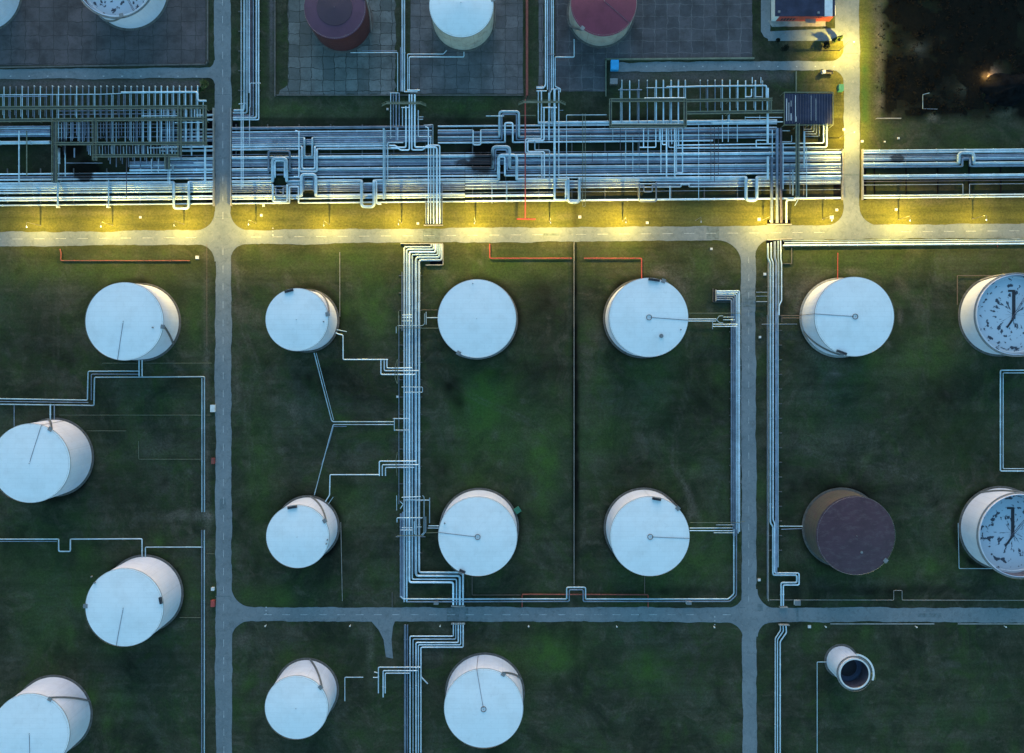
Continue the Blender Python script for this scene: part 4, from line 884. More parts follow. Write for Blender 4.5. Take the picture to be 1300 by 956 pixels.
G('{t} {c} valve line beside the bundle at the lower central tank, {o} from top', 'valve lines beside the lower central tank', [
  (.8,2.6,'c',[(503.6,629),(503.6,648)]),(1.0,2.6,'b',[(510,631.4),(534,630.4)]),(1.0,2.4,'c',[(512,634.6),(545,635)]),(1.0,2.6,'c',[(536.4,629),(538.4,631),(538.4,676),(535,679)]),(1.1,2.4,'c',[(545.4,632),(545.4,664)]),(1.2,2.8,'c',[(504,663),(504,657.4),(536.4,657.4)]),(1.0,2.4,'o',[(504,680),(538,680)]),(1.0,2.4,'c',[(540.6,656),(540.6,675),(536,680)]),(1.1,1.6,'c',[(544,667.6),(557,667.6)]),(1.1,1.6,'c',[(543,670.4),(557,670.4)]),(.8,2.0,'o',[(541,676.6),(558,676)]),(1.2,2.6,'b',[(509,673),(524,673)]),(1.0,2.4,'b',[(526,662),(526,678)]),(.9,2.6,'b',[(510,670),(524,670)]),(1.0,2.6,'c',[(528,669),(535,669)]),(.8,1.2,'d',[(502.6,681.4),(540,681.4)]),(1.0,2.6,'c',[(508,637),(512,640),(508,646)])])
# lower twin pipes with the U bend
G('{t} {c} twin pipe above the lower road with a square bend, {o} from the top', 'twin pipes above the lower road', [
  (1.7,1.3,'c',[(508.5,757),(512,760.4),(719.4,760.4,1.3),(719.4,759,3),(719.4,745.6,3),(743.4,745.6,3),(743.4,759,3),(743.4,760.4,1.3),(924.5,760.4),(931.6,754),(931.6,672)]),
  (1.7,1.3,'d',[(516,764),(722.6,763.4,1.3),(722.6,748.6,3),(740.4,748.6,3),(740.4,763.4,1.3),(926.4,763.4),(934.8,755.4),(934.8,672)])])
G('{t} {c} pipe of the bundle west of the eastern vertical road, {o} from the west', 'bundle west of the eastern vertical road', [
  (1.8,1.1,'d',[(909.5,380.4),(928.6,380.4),(928.6,666)]),(1.6,1.1,'d',[(909.5,378),(930.8,378),(930.8,680)]),(1.6,1.1,'d',[(909.5,375.6),(933,375.6),(933,680)]),(1.5,1.1,'c',[(909.5,373.4),(935,373.4),(935,680)]),(1.4,1.1,'b',[(909.5,371.2),(937,371.2),(937,677)]),(1.4,1.1,'b',[(909.5,369.4),(938.8,369.4),(938.8,675)])])
G('{t} {c} feeder from the upper ringed tank to the eastern bundle, {o} from the top', 'feeders from the upper ringed tank', [
  (.6,1.6,'o',[(874,397.6),(941,397.6)]),(1.1,1.8,'b',[(873,405),(909,405)]),(1.0,1.8,'b',[(873,407.6),(909,407.6)]),(.9,2.4,'c',[(918,402.6),(932,402.6)]),(.9,2.4,'c',[(918,406),(933,406)]),(.9,2.4,'b',[(905,411.6),(936,411.6)]),(1.0,2.4,'b',[(905,414.4),(936,414.4)]),(.8,2.2,'c',[(904.6,406),(904.6,418)]),(.9,2.2,'c',[(909,407),(913,401),(918,401)]),(.9,2.2,'c',[(909,405),(913,409.6),(918,409.6)])])
G('{t} {c} feeder from the lower ringed tank to the eastern bundle, {o} from the top', 'feeders from the lower ringed tank', [
  (.6,1.6,'o',[(876,663.4),(941,663.4)]),(1.1,1.8,'b',[(875.4,670.4),(930,670.2)]),(1.0,1.8,'b',[(875.4,673.6),(930,673.8)]),(.8,2.2,'c',[(906,676.4),(932,676.4)]),(.8,2.2,'c',[(909,666.4),(932,666.4)]),(.6,1.6,'o',[(941,662),(946,662)])])
# eastern bundle
G('{t} {c} pipe of the bundle east of the vertical road, {o} from the west', 'bundle east of the vertical road', [
  (2.0,1.1,'c',[(974.8,309),(974.8,328),(978,333),(978,664),(981.2,668),(981.2,730),(1011.6,730),(1011.6,739.6),(991.6,739.6),(991.6,769)]),
  (1.6,1.1,'b',[(979,308),(979,328),(981.4,333),(981.4,660),(983.4,664),(983.4,727.4),(1014.4,727.4),(1014.4,742.6),(994.4,742.6),(994.4,769)]),
  (2.6,1.1,'d',[(983.6,306.5),(983.6,328),(985.4,332),(985.4,726)]),(1.5,1.1,'c',[(987.8,305.6),(987.8,328),(988.4,332),(988.4,394),(987.6,398),(987.6,720)]),(1.4,1.1,'b',[(991,305.4),(991.4,330),(992.2,334),(992.2,382),(989,388),(989,400)]),(.7,.9,'d',[(974,400),(974,760)])])
G('{t} {c} pipe below the lower eastern crossroads, {o} from the west', 'pipes below the eastern crossroads', [
  (1.4,1.1,'b',[(990.6,793),(991,800),(984.2,810.5),(984.2,1010)]),(1.4,1.1,'c',[(994,793),(994.6,801),(987,812),(987,1010)]),(1.6,1.1,'b',[(997.6,793),(998.4,803),(990.4,814.5),(990.4,1010)])])
G('{t} {c} long pipe below the bright eastern road, {o} from the top', 'long pipes below the bright road', [(1.7,1.2,'b',[(996,308.4),(1420,305.2)]),(2.2,1.2,'b',[(994,311.6),(1420,308.4)]),(1.0,1.0,'c',[(994,305.6),(1420,302.8)])])
G('{t} {c} branch beside the eastern bundle and the ringed tank, {o} from the top', 'branches of the eastern ringed tank', [
  (.8,1.6,'u',[(992,400.6),(1017,400.6)]),(1.0,1.6,'u',[(992.6,403.8),(1017,403.8)]),(.9,1.4,'u',[(992.6,401),(992.6,409)]),(.8,1.2,'d',[(967,411.6),(1012,411.4)]),(.8,1.4,'d',[(960,371),(974,371)]),(.8,1.4,'d',[(960,376),(974,376)]),(1.0,1.4,'d',[(960,383),(974,383)])])
G('{t} {c} branch reaching the rusty tank, {o} from the top', 'branches of the rusty tank', [(.9,1.6,'c',[(990,668),(1019,668)]),(.9,1.6,'d',[(992,672),(1018,671)])])
G('{t} {c} square line between the two floating roof tanks, {o} from outside', 'square lines at the eastern edge', [
  (1.6,1.0,'c',[(1400,470),(1270,470),(1270,598),(1400,598)]),(1.0,1.0,'b',[(1400,473.4),(1273.4,473.4),(1273.4,595),(1400,595)])])
G('{t} {c} wire-thin line framing a floating roof tank, {o} from the top', 'thin frames of the floating roof tanks', [
  (.8,.6,'u',[(1215.4,387),(1215.4,350),(1284,350)]),(.8,.6,'c',[(1216.4,664),(1217.6,721.8),(1264,721.8)]),(.7,.6,'n',[(977,761.6),(1134.6,761.8),(1134.6,749.6),(1145.2,749.6),(1145.2,761.8),(1420,762.4)]),(.8,.8,'c',[(1050,840.4),(1037.4,840.4),(1037.4,960)])])
# western pipes
G('{t} {c} long pipe in the western basin, {o} from the top', 'long pipes in the western basin', [
  (1.5,1.0,'c',[(-60,505.2),(111,508),(112,471.4),(176,471)]),(1.3,1.0,'d',[(116,508),(116,475),(176,475)]),(1.5,1.0,'c',[(-60,512.4),(119.4,514.8),(120,479),(259.6,478.2),(259.6,650)]),(1.2,1.0,'d',[(-60,509),(112,511)]),(1.3,1.0,'c',[(256.4,480),(256.4,650)]),
  (1.5,1.4,'c',[(176.6,478),(176.6,457)]),(1.2,1.4,'b',[(180.4,478),(180.4,457)]),(1.6,1.4,'c',[(64,513),(64,536)]),(1.2,1.4,'d',[(69,513),(69,535)]),(.8,.6,'d',[(18,514),(18,545)]),(.5,.4,'o',[(130,461),(269,461)]),(.5,.4,'o',[(75,527),(268,527)]),(.5,.4,'o',[(110,547),(160,547)]),(.5,.4,'u',[(262.6,310),(262.6,440)]),(.5,.4,'o',[(176,560),(176,583),(258,583)])])
G('{t} {c} pipe beside the lower western tank, {o} from the top', 'pipes beside the lower western tank', [
  (1.6,1.0,'b',[(-60,684.6),(74.6,684.4,1.0),(74.6,685.6,2.4),(74.6,700,2.4),(89.4,700,2.4),(89.4,685.6,2.4),(89.4,684.4,1.0),(180.4,684),(180.4,708)]),(1.2,1.0,'c',[(257,694.6),(184.6,694.6),(184.6,708)]),(1.0,1.0,'d',[(-60,687.4),(72,687.2)]),(1.4,1.0,'c',[(259.4,673),(259.4,1010)]),(1.3,1.0,'d',[(256.2,673),(256.2,1010)]),(.5,.5,'o',[(228,784),(255,784)]),(.5,.5,'o',[(262,703),(272,703)])])
# red fire-water pipes
G('{o} {c} fire pipe in order from the top of the picture', None, [
  (1.6,2.6,'r',[(666.8,126),(666.8,277.6)]),(1.8,.5,'r',[(656,278),(680,278.4)]),(1.4,.5,'m',[(76,316),(77.6,321),(77,331),(241,331)]),(1.4,.7,'r',[(621.8,309.6),(621.8,328),(726,328)]),(1.4,.7,'r',[(741.4,328),(814.6,328),(814.6,354)]),(1.0,.6,'r',[(1063.6,321),(1063.4,354)]),
  (.8,.6,'r',[(1266.6,304),(1266.6,314)]),(1.5,.7,'m',[(662.8,754.6),(822.8,755)]),(1.1,.6,'r',[(662.8,756),(662.8,771)]),(1.1,.6,'r',[(822.8,756),(822.8,771)]),(.9,.5,'u',[(599.4,731),(599.4,755.4),(661,755.4)]),(.9,.5,'u',[(818.4,731),(818.4,754)]),(1.0,3.2,'m',[(668,-60),(668,124)])], name='fire_pipe')
G('{t} {c} upright ground conduit beside the {o} smaller white tank', None, [(.7,.5,'n',[(431.4,320),(431.4,402)]),(.7,.5,'n',[(432.6,663),(434.6,763)])], name='conduit')
# joints: flange collars as sleepers under bundles
def sleepers(items, lab, group, m='concrete', h=.42):
    for i, (x0, y0, x1, y1) in enumerate(items):
        a = W(x0, y0); b_ = W(x1, y1); mb = MB(); mb.beam((a.x, a.y, h/2), (b_.x, b_.y, h/2), .5, h)
        tag(mb.build('pipe_sleeper', m), lab.format(o=ORD[i]), 'pipe support', group)
sleepers([(300+40*k, 158, 300+40*k, 256) for k in range(7)], 'concrete sleeper under the corridor pipes, {o} east of the western road', 'corridor sleepers east of the western road', 'dark_concrete')
sleepers([(600+42*k, 160, 600+42*k, 255) for k in range(11)], 'concrete sleeper under the eastern half of the corridor pipes, {o} from the centre', 'corridor sleepers in the eastern half', 'dark_concrete')
sleepers([(10+42*k, 214, 10+42*k, 258) for k in range(6)], 'concrete sleeper under the lower western corridor pipes, {o} from the picture edge', 'corridor sleepers at the western edge', 'dark_concrete')
sleepers([(1110+40*k, 192, 1110+40*k, 253) for k in range(5)], 'concrete sleeper under the corridor pipes, {o} east of the lit road', 'corridor sleepers east of the lit road', 'near_black')
sleepers([(506.5, 350+22*k, 536, 350+22*k) for k in range(17)], 'concrete sleeper poking from under the dense central bundle, {o} from the top', 'sleepers of the central bundle', 'dark_concrete')
sleepers([(925.8, 400+21.2*k, 941, 400+21.2*k) for k in range(12)], 'concrete sleeper under the bundle west of the eastern road, {o} from the top', 'sleepers west of the eastern road', 'dark_concrete')
sleepers([(973.4, 345+18.6*k, 992.4, 345+18.6*k) for k in range(20)], 'concrete sleeper under the bundle east of the eastern road, {o} from the top', 'sleepers east of the eastern road', 'dark_concrete')
sleepers([(303, 15+25*k, 331, 15+25*k) for k in range(5)], 'concrete sleeper under the pipes at the top of the western road, {o} from the top', 'sleepers at the top of the western road', 'dark_concrete')

# culvert headwalls where pipes dive under the roads
def headwall(a, b_, label, h=1.5, th=.5):
    A = W(*a); B = W(*b_); root = empty('culvert_headwall', ((A.x+B.x)/2, (A.y+B.y)/2, 0), label, 'culvert wall')
    o = Vector(root.location)
    d = (B-A).normalized(); mb = MB(); mb.beam((A.x-o.x, A.y-o.y, h/2), (B.x-o.x, B.y-o.y, h/2), th, h); mb.build('wall', 'concrete', root)
    q = Vector((-d.y, d.x, 0)); 
    return root
for a, b_, l in [((272, 138), (272, 262), 'long culvert wall on the western side of the western road'), ((294.2, 138), (294.2, 262), 'long culvert wall on the eastern side of the western road'),
    ((1068.4, 190), (1068.4, 254), 'culvert wall west of the lit vertical road'), ((1094, 190), (1094, 254), 'culvert wall east of the lit vertical road'),
    ((538.5, 286.4), (562.5, 286.4), 'culvert wall above the bright road by the central bundle'), ((509, 309.6), (562.5, 309.6), 'culvert wall below the bright road by the central bundle'),
    ((973, 285.4), (1004, 285.4), 'culvert wall above the bright road by the eastern bundle'), ((972.5, 305), (1004, 303.6), 'culvert wall below the bright road by the eastern bundle'),
    ((573, 768.6), (590.5, 768.6), 'small culvert wall above the lower road'), ((573, 791), (590.5, 791), 'small culvert wall below the lower road'),
    ((989, 770), (999, 770), 'tiny culvert wall above the lower eastern crossroads'), ((988, 792.4), (1001, 792.4), 'tiny culvert wall below the lower eastern crossroads'),
    ((908, 368), (908, 382.4), 'short culvert wall where the eastern bundle turns')]:
    headwall(a, b_, l)
tr = MB()
for (x0, y0, x1, y1) in [(262, 140, 271, 258), (295.5, 155, 303, 258), (295.5, 138, 302, 154), (1058, 191, 1067.5, 254), (1095, 191, 1100, 254), (539, 277, 562, 285), (974, 279, 1003.6, 284.5), (973, 306, 1004, 313), (573, 753, 590, 767.6), (573, 792, 590, 798), (905.5, 367, 911, 383), (546, 310.5, 562, 336)]:
    poly(tr, [(x0, y0), (x1, y0), (x1, y1), (x0, y1)], .012)
tag(tr.build('culvert_opening_dark', 'near_black'), kind='structure')  # flat near-black sheets put the shade of the culvert openings into the ground
wall([(541, 336.6), (562.6, 336.6), (562.6, 311)], .4, 1.0, 'square concrete edge boxing the elbow under the bright road')
wall([(1004.6, 314), (1004.6, 335), (994, 335)], .3, .7, 'small concrete corner edge below the eastern bright road', 'dark_concrete')
wall([(905, 366.6), (905, 383.4), (927, 383.4)], .3, .7, 'dark square edge round the eastern bundle turn', 'dark_concrete')

# ------------------------------------------------------------------ pipe racks
def walkway(mb, a, b_, w, z):
    A = W(a[0], a[1], z); B = W(b_[0], b_[1], z)
    d = (B-A).normalized(); q = Vector((-d.y, d.x, 0)) * w*S/2
    for sgn in (1, -1):
        o = q*sgn + Vector((0, 0, 1.0)); mb.beam(A+o, B+o, .26, .12)
        o = q*sgn; mb.beam(A+o, B+o, .2, .3)
        n = max(2, int((B-A).length/2.5))
        for k in range(n+1):
            p = A.lerp(B, k/n) + q*sgn; mb.beam(p, p+Vector((0,0,1)), .08, .08)
def rack(label, origin, walks, cols, z, group=None):
    o = W(*origin); root = empty('pipe_rack', (o.x, o.y, 0), label, 'pipe rack', group)
    for (a, b_, w) in walks:
        mb = MB(); walkway(mb, a, b_, w, z); mb.v = [(v[0]-o.x, v[1]-o.y, v[2]) for v in mb.v]; dk = MB(); A = W(a[0], a[1], z); B = W(b_[0], b_[1], z); dk.beam((A.x-o.x, A.y-o.y, z-.1), (B.x-o.x, B.y-o.y, z-.1), w*S*.9, .08)
        wk = dk.build('walkway', 'grating', root); mb.build('railing', 'olive', wk)
    for (x, y) in cols:
        p = W(x, y, z); q = Vector((p.x-o.x, p.y-o.y, 0))
        mb = MB(); mb.beam(q, q+Vector((0,0,z)), .3, .3); mb.build('column', 'olive', root)
    return root
ZR = 5.0
rack('long olive steel rack of gangways over the upper western pipes', (130, 160),
     [((-60, 137.8), (263, 136.0), 3.0), ((-60, 153.6), (263, 151.2), 3.0), ((70, 182.8), (263, 182.2), 2.8), ((118, 198.4), (228, 197.8), 2.6), ((70, 152), (70, 232), 5.2), ((121, 152), (121, 204), 4.4), ((228.6, 135), (228.6, 198), 4.0), ((260.4, 135), (260.4, 184), 3.6), ((213, 198), (213, 215), 5)],
     [(x, y) for x in (5, 45, 70, 121, 160, 195, 228, 260) for y in (137, 152)] + [(70, 182), (121, 182), (228, 182), (260, 182), (70, 230)], ZR)
rack('olive framed rack beside the dark shed', (880, 145),
     [((774.6, 127.6), (871, 127.4), 3.2), ((774.6, 160), (871, 160), 3.0), ((774.8, 126), (774.8, 161), 2.6), ((869.6, 126), (869.6, 161), 3.0), ((871, 128.2), (980, 126.6), 2.6), ((871, 143.6), (994, 142), 2.8), ((977, 126), (977, 143), 3.0), ((1012, 157), (1012, 250), 3.6)],
     [(775, 128), (775, 160), (823, 128), (823, 160), (870, 128), (870, 160), (925, 128), (925, 143), (977, 128), (977, 143), (1012, 160), (1012, 190), (1012, 220), (1012, 249)], ZR)
def arched(label, pts):
    o = W(*pts[1]); root = empty('footbridge', (o.x, o.y, 0), label, 'footbridge')
    mb = MB()
    for a, b_ in zip(pts[:-1], pts[1:]):
        A = W(a[0], a[1], a[2]); B = W(b_[0], b_[1], b_[2]); mb.beam(A, B, 1.0, .12)
        d = (B-A).normalized(); q = Vector((-d.y, d.x, 0)).normalized()*.6
    mb.v = [(v[0]-o.x, v[1]-o.y, v[2]) for v in mb.v]; mb.build('deck', 'olive', root)
    for s_ in (1, -1):
        m2 = MB()
        for a, b_ in zip(pts[:-1], pts[1:]):
            A = W(a[0], a[1], a[2]); B = W(b_[0], b_[1], b_[2]); off = Vector((0, .6*s_, 1.0)); m2.beam(A+off, B+off, .16, .12)
            for k in range(4):
                p = A.lerp(B, k/4) + Vector((0, .6*s_, 0)); m2.beam(p, p+Vector((0,0,1)), .07, .07)
        m2.v = [(v[0]-o.x, v[1]-o.y, v[2]) for v in m2.v]; m2.build('railing', 'olive', root)
arched('olive footbridge arching over the central upper manifold', [(485, 134, .3), (491, 131, 4.2), (534, 131, 4.2), (541, 134, .3)])
arched('olive footbridge arching over the red pipe and its manifold', [(658, 132.6, .3), (665, 129.6, 4.2), (711, 129.4, 4.2), (718, 132.6, .3)])
# rack header pipes
G('{t} {c} header pipe along the top of the western rack, {o} from the west', 'header pipes of the western rack', [(1.0,4.4,'c',[(-60,120.8),(130,119.6),(154,118.6)]),(1.0,4.4,'d',[(-60,123),(60,122.2)]),(2.6,4.4,'c',[(154,117.4),(251,116.8),(251,128),(262,128)]),(1.6,4.4,'c',[(180,147.4),(226,147)]),(1.2,4.4,'b',[(222,155.6),(258,155.2)]),(1.4,4.4,'b',[(190,187.6),(228,187.4)])])
G('{t} {c} header pipe along the eastern rack, {o} from the west', 'header pipes of the eastern rack', [(1.0,4.4,'c',[(820.6,111.4),(850,111.4)]),(2.0,4.4,'c',[(846,110.4),(876,110),(885,109.6),(973,108.6),(973,125)]),(1.8,4.4,'b',[(818,124.8),(870,124.4)]),(1.2,4.4,'d',[(785,114),(815,114)]),(1.3,4.4,'b',[(946,123),(954,123),(954,113)]),(1.4,4.4,'c',[(958,123),(968,123)]),(1.4,4.2,'c',[(776,157.4),(868,157.4)]),(1.0,4.4,'b',[(955,98),(955,106)]),(1.0,4.4,'b',[(966,98),(966,106)])])
# vertical manifold pipes of the racks, one thing each with its valve
def manifold(x, y0, y1, w, m, z, cap, label, group, double=True):
    o = W(x, (y0+y1)/2, z); root = empty('manifold_pipe', (o.x, o.y, 0), label, 'manifold pipe', group)
    mb = MB()
    P = [W(x, y0, .2), W(x, y0, z*.98), W(x, y1, z), W(x, y1, .2)]
    P = rounded(P, .7)
    mb.tube(P, w*S/2, 8); mb.v = [(v[0]-o.x, v[1]-o.y, v[2]) for v in mb.v]; mb.build('tube', m, root, smooth=True)
    if double:
        P = [W(x-1.9, y0+9, z*.5), W(x-1.9, y1-4, z*.5)]; mb = MB(); mb.tube(P, .16, 6); mb.v = [(v[0]-o.x, v[1]-o.y, v[2]) for v in mb.v]; mb.build('side_tube', m, root, smooth=True)
    if cap:
        c = W(x, y0 - .6, z+.5); mb = MB(); mb.tube([(c.x-o.x, c.y-o.y, z-.6), (c.x-o.x, c.y-o.y, z+.3)], .12, 6); mb.ball((c.x-o.x, c.y-o.y, z+.5), .34, 8, 5); mb.build('valve', 'white_box', root, smooth=True)
k = 0
for i in range(33):
    x = 5.2 + 7.68*i
    bright = x > 180
    y1 = [152, 182, 196, 150][i % 4] if x > 66 else [150, 152][i % 2]
    if x > 180: y1 = [182, 150, 184, 197][i % 4]
    manifold(x, 110.4 - .3*(i % 3), y1, 1.5 if bright else 1.15, 'clad' if bright else ('dull' if i % 3 else 'clad'), 4.0 + .15*(i % 3), i not in (0, 1, 2, 4, 7, 24), 'upright manifold pipe, %s from the western end of the western rack' % ORD[i], 'manifold pipes of the western rack')
for i, (x, m, w) in enumerate([(789.5,'clad',1.4),(799.4,'clad',1.5),(811,'dull',1.3),(821.8,'dull',1.0),(833,'clad',1.9),(842.2,'clad',1.9),(852,'clad',2.2),(861.2,'clad_bright',1.8),(870,'clad',1.8),(889,'dull',1.0),(898.4,'dull',1.0),(907.8,'dull',1.0),(917,'clad',1.4),(926.6,'clad',1.5),(936.6,'clad',1.6),(946.6,'clad',1.6),(959,'clad',1.8),(968,'clad',1.4)]):
    manifold(x, 102.6, 158 if i in (0,4,5,6,7) else (156 if i < 9 else 141), w, m, 4.1, i != 1 and i < 14, 'upright manifold pipe, %s from the western end of the eastern rack' % ORD[i], 'manifold pipes of the eastern rack', i % 2 == 0)
for i in range(20):
    x = 84 + 7.68*i
    G2 = W(x, 190, 3)
    pipe('drain_pipe', [(x, 184, 3.2), (x, 196 + 6*(i % 2), 3.2), (x, 196+6*(i % 2)+1.2, .3)] if i > 3 else [(x, 155, 3.0), (x, 179, 3.0)], 1.1, 3.2, 'dull' if i % 2 else 'clad', 'short dull drain pipe, %s from the west under the western rack gangways' % ORD[i] , 'drain pipe', 'drain pipes of the western rack')

for i in range(28):
    x = 78 + 3.84*i + random.uniform(-.5, .5)
    pipe('rack_tube', [(x, 155.5, 2.6), (x, 180 - 4*(i % 3), 2.6)], .8 + .3*(i % 2), 2.6, 'dull' if i % 3 else 'clad', 'short tube, %s from the west in the rack between its two lower gangways' % ORD[i], 'rack tube', 'rack tubes of the western rack')
for i in range(13):
    x = 126 + 7.68*i
    pipe('rack_stub', [(x, 186, 3.0), (x+.4, 195, 3.0)], 1.6, 3.0, 'dull' if i % 2 else 'clad', 'stub tube, %s from the west under the lowest rack gangway' % ORD[i], 'rack stub', 'stub tubes of the western rack')
for i in range(10):
    x = 140 + 7.68*i
    pipe('rack_stub', [(x, 200, 2.6), (x, 208 + 4*(i % 2), 2.6)], 1.3, 2.6, 'dull', 'stub tube below the rack, %s from the west in the lowest row' % ORD[i], 'rack stub', 'lowest stub tubes of the western rack')
for i, (x, y0, y1) in enumerate([(190.6,139,150),(197.4,139,150),(199.6,154,181),(191,154,181),(205,154,168),(215.4,154,181),(208,139,150),(214,139,149),(222,139,149),(236.4,154,180),(243.6,154,180),(252.4,154,180),(237,139,150),(247,139,150),(254,139,150)]):
    pipe('rack_tube', [(x, y0, 3.6), (x, y1, 3.6)], 1.5, 3.6, 'clad_bright', 'bright tube in the eastern end of the western rack, %s of its cluster' % ORD[i], 'rack tube', 'bright rack tubes of the western rack')
for i, y in enumerate([141, 145.4, 158.5, 163, 168, 174.6]):
    pipe('rack_tube', [(72, y), (228, y - 1.2)], 1.1, 1.8, 'dull', 'long level tube under the western rack, %s from the top' % ORD[i], 'rack tube', 'long level tubes of the western rack')

# ------------------------------------------------------------------ buildings
def bld(label, x0, y0, x1, y1, h, name='control_building'):
    a = W(x0, y1); b_ = W(x1, y0); root = empty(name, ((a.x+b_.x)/2, (a.y+b_.y)/2, 0), label, 'building')
    return root, (b_.x-a.x)/2, (b_.y-a.y)/2
root, hx, hy = bld('dark flat-roofed control building with a red front at the top edge', 979, -60, 1052.5, 27, 5.9)
h = 5.9
MB().box(-hx, -hy, 0, hx, hy, h-.3).build('wall', 'white_box', root)
MB().box(-hx-.2, -hy-.2, h-.32, hx*.66, hy+.2, h+.15).build('roof', 'roof_dark', root)
MB().box(hx*.66+.02, -hy-.2, h-.34, hx*.93, hy+.2, h+.12).build('roof_strip', 'roof_white', root)
MB().box(hx*.93+.02, -hy-.2, h-.36, hx+.3, hy+.2, h-.1).build('roof_edge', 'roof_dark', root)
MB().box(-hx+2.2, -hy-.12, .3, hx, -hy+.02, h-.36).build('red_facade', 'red_paint', root)
for i in range(5):
    w_ = MB(); xx = -hx+4+i*1.5; w_.box(xx, -hy-.2, 1.2, xx+1.0, -hy-.1, 3.4); w_.build('window', 'glass_dark', root)
MB().box(hx*.1, -hy-2.2, 2.8, hx*.45, -hy-.15, 3.0).build('canopy', 'steel', root)
for xx, yy, zz in [(-hx+1, -hy+1.2, 6.1), (hx*.4, -hy+.7, 6.1)]:
    u = MB(); u.box(xx, yy, h+.1, xx+1.0, yy+1.0, h+.9); u.build('roof_unit', 'steel', root)
u = MB(); u.box(hx*.74, -hy+12, h+.12, hx*.8, -hy+13, h+.7); u.build('roof_unit', 'steel', root)
wc = empty('white_tank_cabinet', W(1054, 16), 'narrow white cabinet against the eastern side of the control building', 'cabinet')
MB().box(.3, -2.4, 0, 1.5, 2.4, 2.2).build('body', 'white_box', wc); MB().box(.2, -2.5, 2.2, 1.6, 2.5, 2.35).build('lid', 'roof_white', wc)

root, hx, hy = bld('dark ribbed roof shed in a steel frame at the eastern end of the pipe rack', 990.5, 120.6, 1051.5, 161.5, 6.0, 'pipe_shed')
root.location = W(1026.5, 138, 5.6); root.location.z = 0
MB().box(-hx+.4, -hy+.6, 5.3, hx-.4, hy-.6, 5.6).build('roof', 'roof_dark', root)
for i in range(17):
    x = -hx+1.4 + i*(2*hx-2.8)/16
    MB().box(x-.09, -hy+.8, 5.602, x+.09, hy-.8, 5.72).build('roof_rib', 'dark_pipe', root)
for (x, y0, y1, w_) in [(-6.6, -6.4, 6.6, .28), (-8.8, -6, -2.4, .35), (-9.9, -6, 3, .18), (-6.4, -6.5, -4, .5), (-8.8, 1, 4, .18), (-1.0+2.2, -6, 6.5, .1), (3.6, -6, 5, .12), (-11, -6.2, 5, .3)]:
    MB().box(x-w_/2, y0, 5.73, x+w_/2, y1, 5.80).build('roof_streak', 'white_box', root)  # pale streaks laid across the dark roof
fr = MB()
for (a, b_) in [((-hx, -hy), (hx, -hy)), ((hx, -hy), (hx, hy)), ((hx, hy), (-hx, hy)), ((-hx, hy), (-hx, -hy))]: fr.beam((a[0], a[1], 5.7), (b_[0], b_[1], 5.7), .3, .3)
fr.build('frame', 'olive', root)
for (x, y) in [(-hx, -hy), (hx, -hy), (hx, hy), (-hx, hy), (0, -hy), (0, hy)]: MB().beam((x, y, 0), (x, y, 5.6), .3, .3).build('column', 'olive', root)

def cabinet(label, x, y, wx, wy, h, m, lid='steel', cat='cabinet', name='cabinet', rot=0):
    p = W(x, y, h); root = empty(name, (p.x, p.y, 0), label, cat); root.rotation_euler.z = rot
    a = wx*S/2; b_ = wy*S/2
    MB().box(-a, -b_, 0.05, a, b_, h-.12).build('body', m, root)
    MB().box(-a-.08, -b_-.08, h-.12, a+.08, b_+.08, h).build('lid', lid, root)
    MB().box(-a*.8, -b_-.04, .3, a*.8, -b_, h-.3).build('door', m, root)
    return root
cabinet('bright blue cabinet hut at the corner of the lane', 780.6, 82, 9.6, 11.8, 2.8, 'blue_paint', 'blue_paint')
cabinet('small grey cabinet under the blue hut', 779.4, 103, 9, 6.8, 2.0, 'steel')
cabinet('green booth beside the lit vertical road', 1068.2, 111, 6, 8, 2.4, 'green_paint', 'green_paint', 'booth', 'booth')
cabinet('pale square cabinet by the western road halfway down', 269.6, 518.6, 5.2, 8.6, 1.6, 'white_box', 'white_box')
cabinet('small pale box near the lower western crossroads', 269.8, 748, 3.6, 3.6, 1.2, 'white_box', 'white_box')
cabinet('red fire cabinet near the lower western crossroads', 269.8, 766.4, 4.4, 8, 1.4, 'red_paint', 'red_paint', 'fire cabinet', 'fire_cabinet')
cabinet('red hydrant box halfway down the western road', 270, 585.4, 3.6, 7, 1.2, 'red_paint', 'old_red', 'hydrant box', 'hydrant_box')
cabinet('small box straddling the twin pipes near the lower ringed tank', 874.8, 766, 6, 3.4, 2.2, 'white_box')
cabinet('small box straddling the twin pipes near the central bundle', 553.6, 766, 5.6, 3.4, 2.2, 'steel')
cabinet('pale box on the thin line near the lower eastern crossroads', 1012.8, 765.6, 7, 6, 1.6, 'white_box', 'steel')
cabinet('dark square box beside the lower central tank', 657, 648, 7, 7, 1.4, 'green_paint', 'green_paint', rot=R(35))
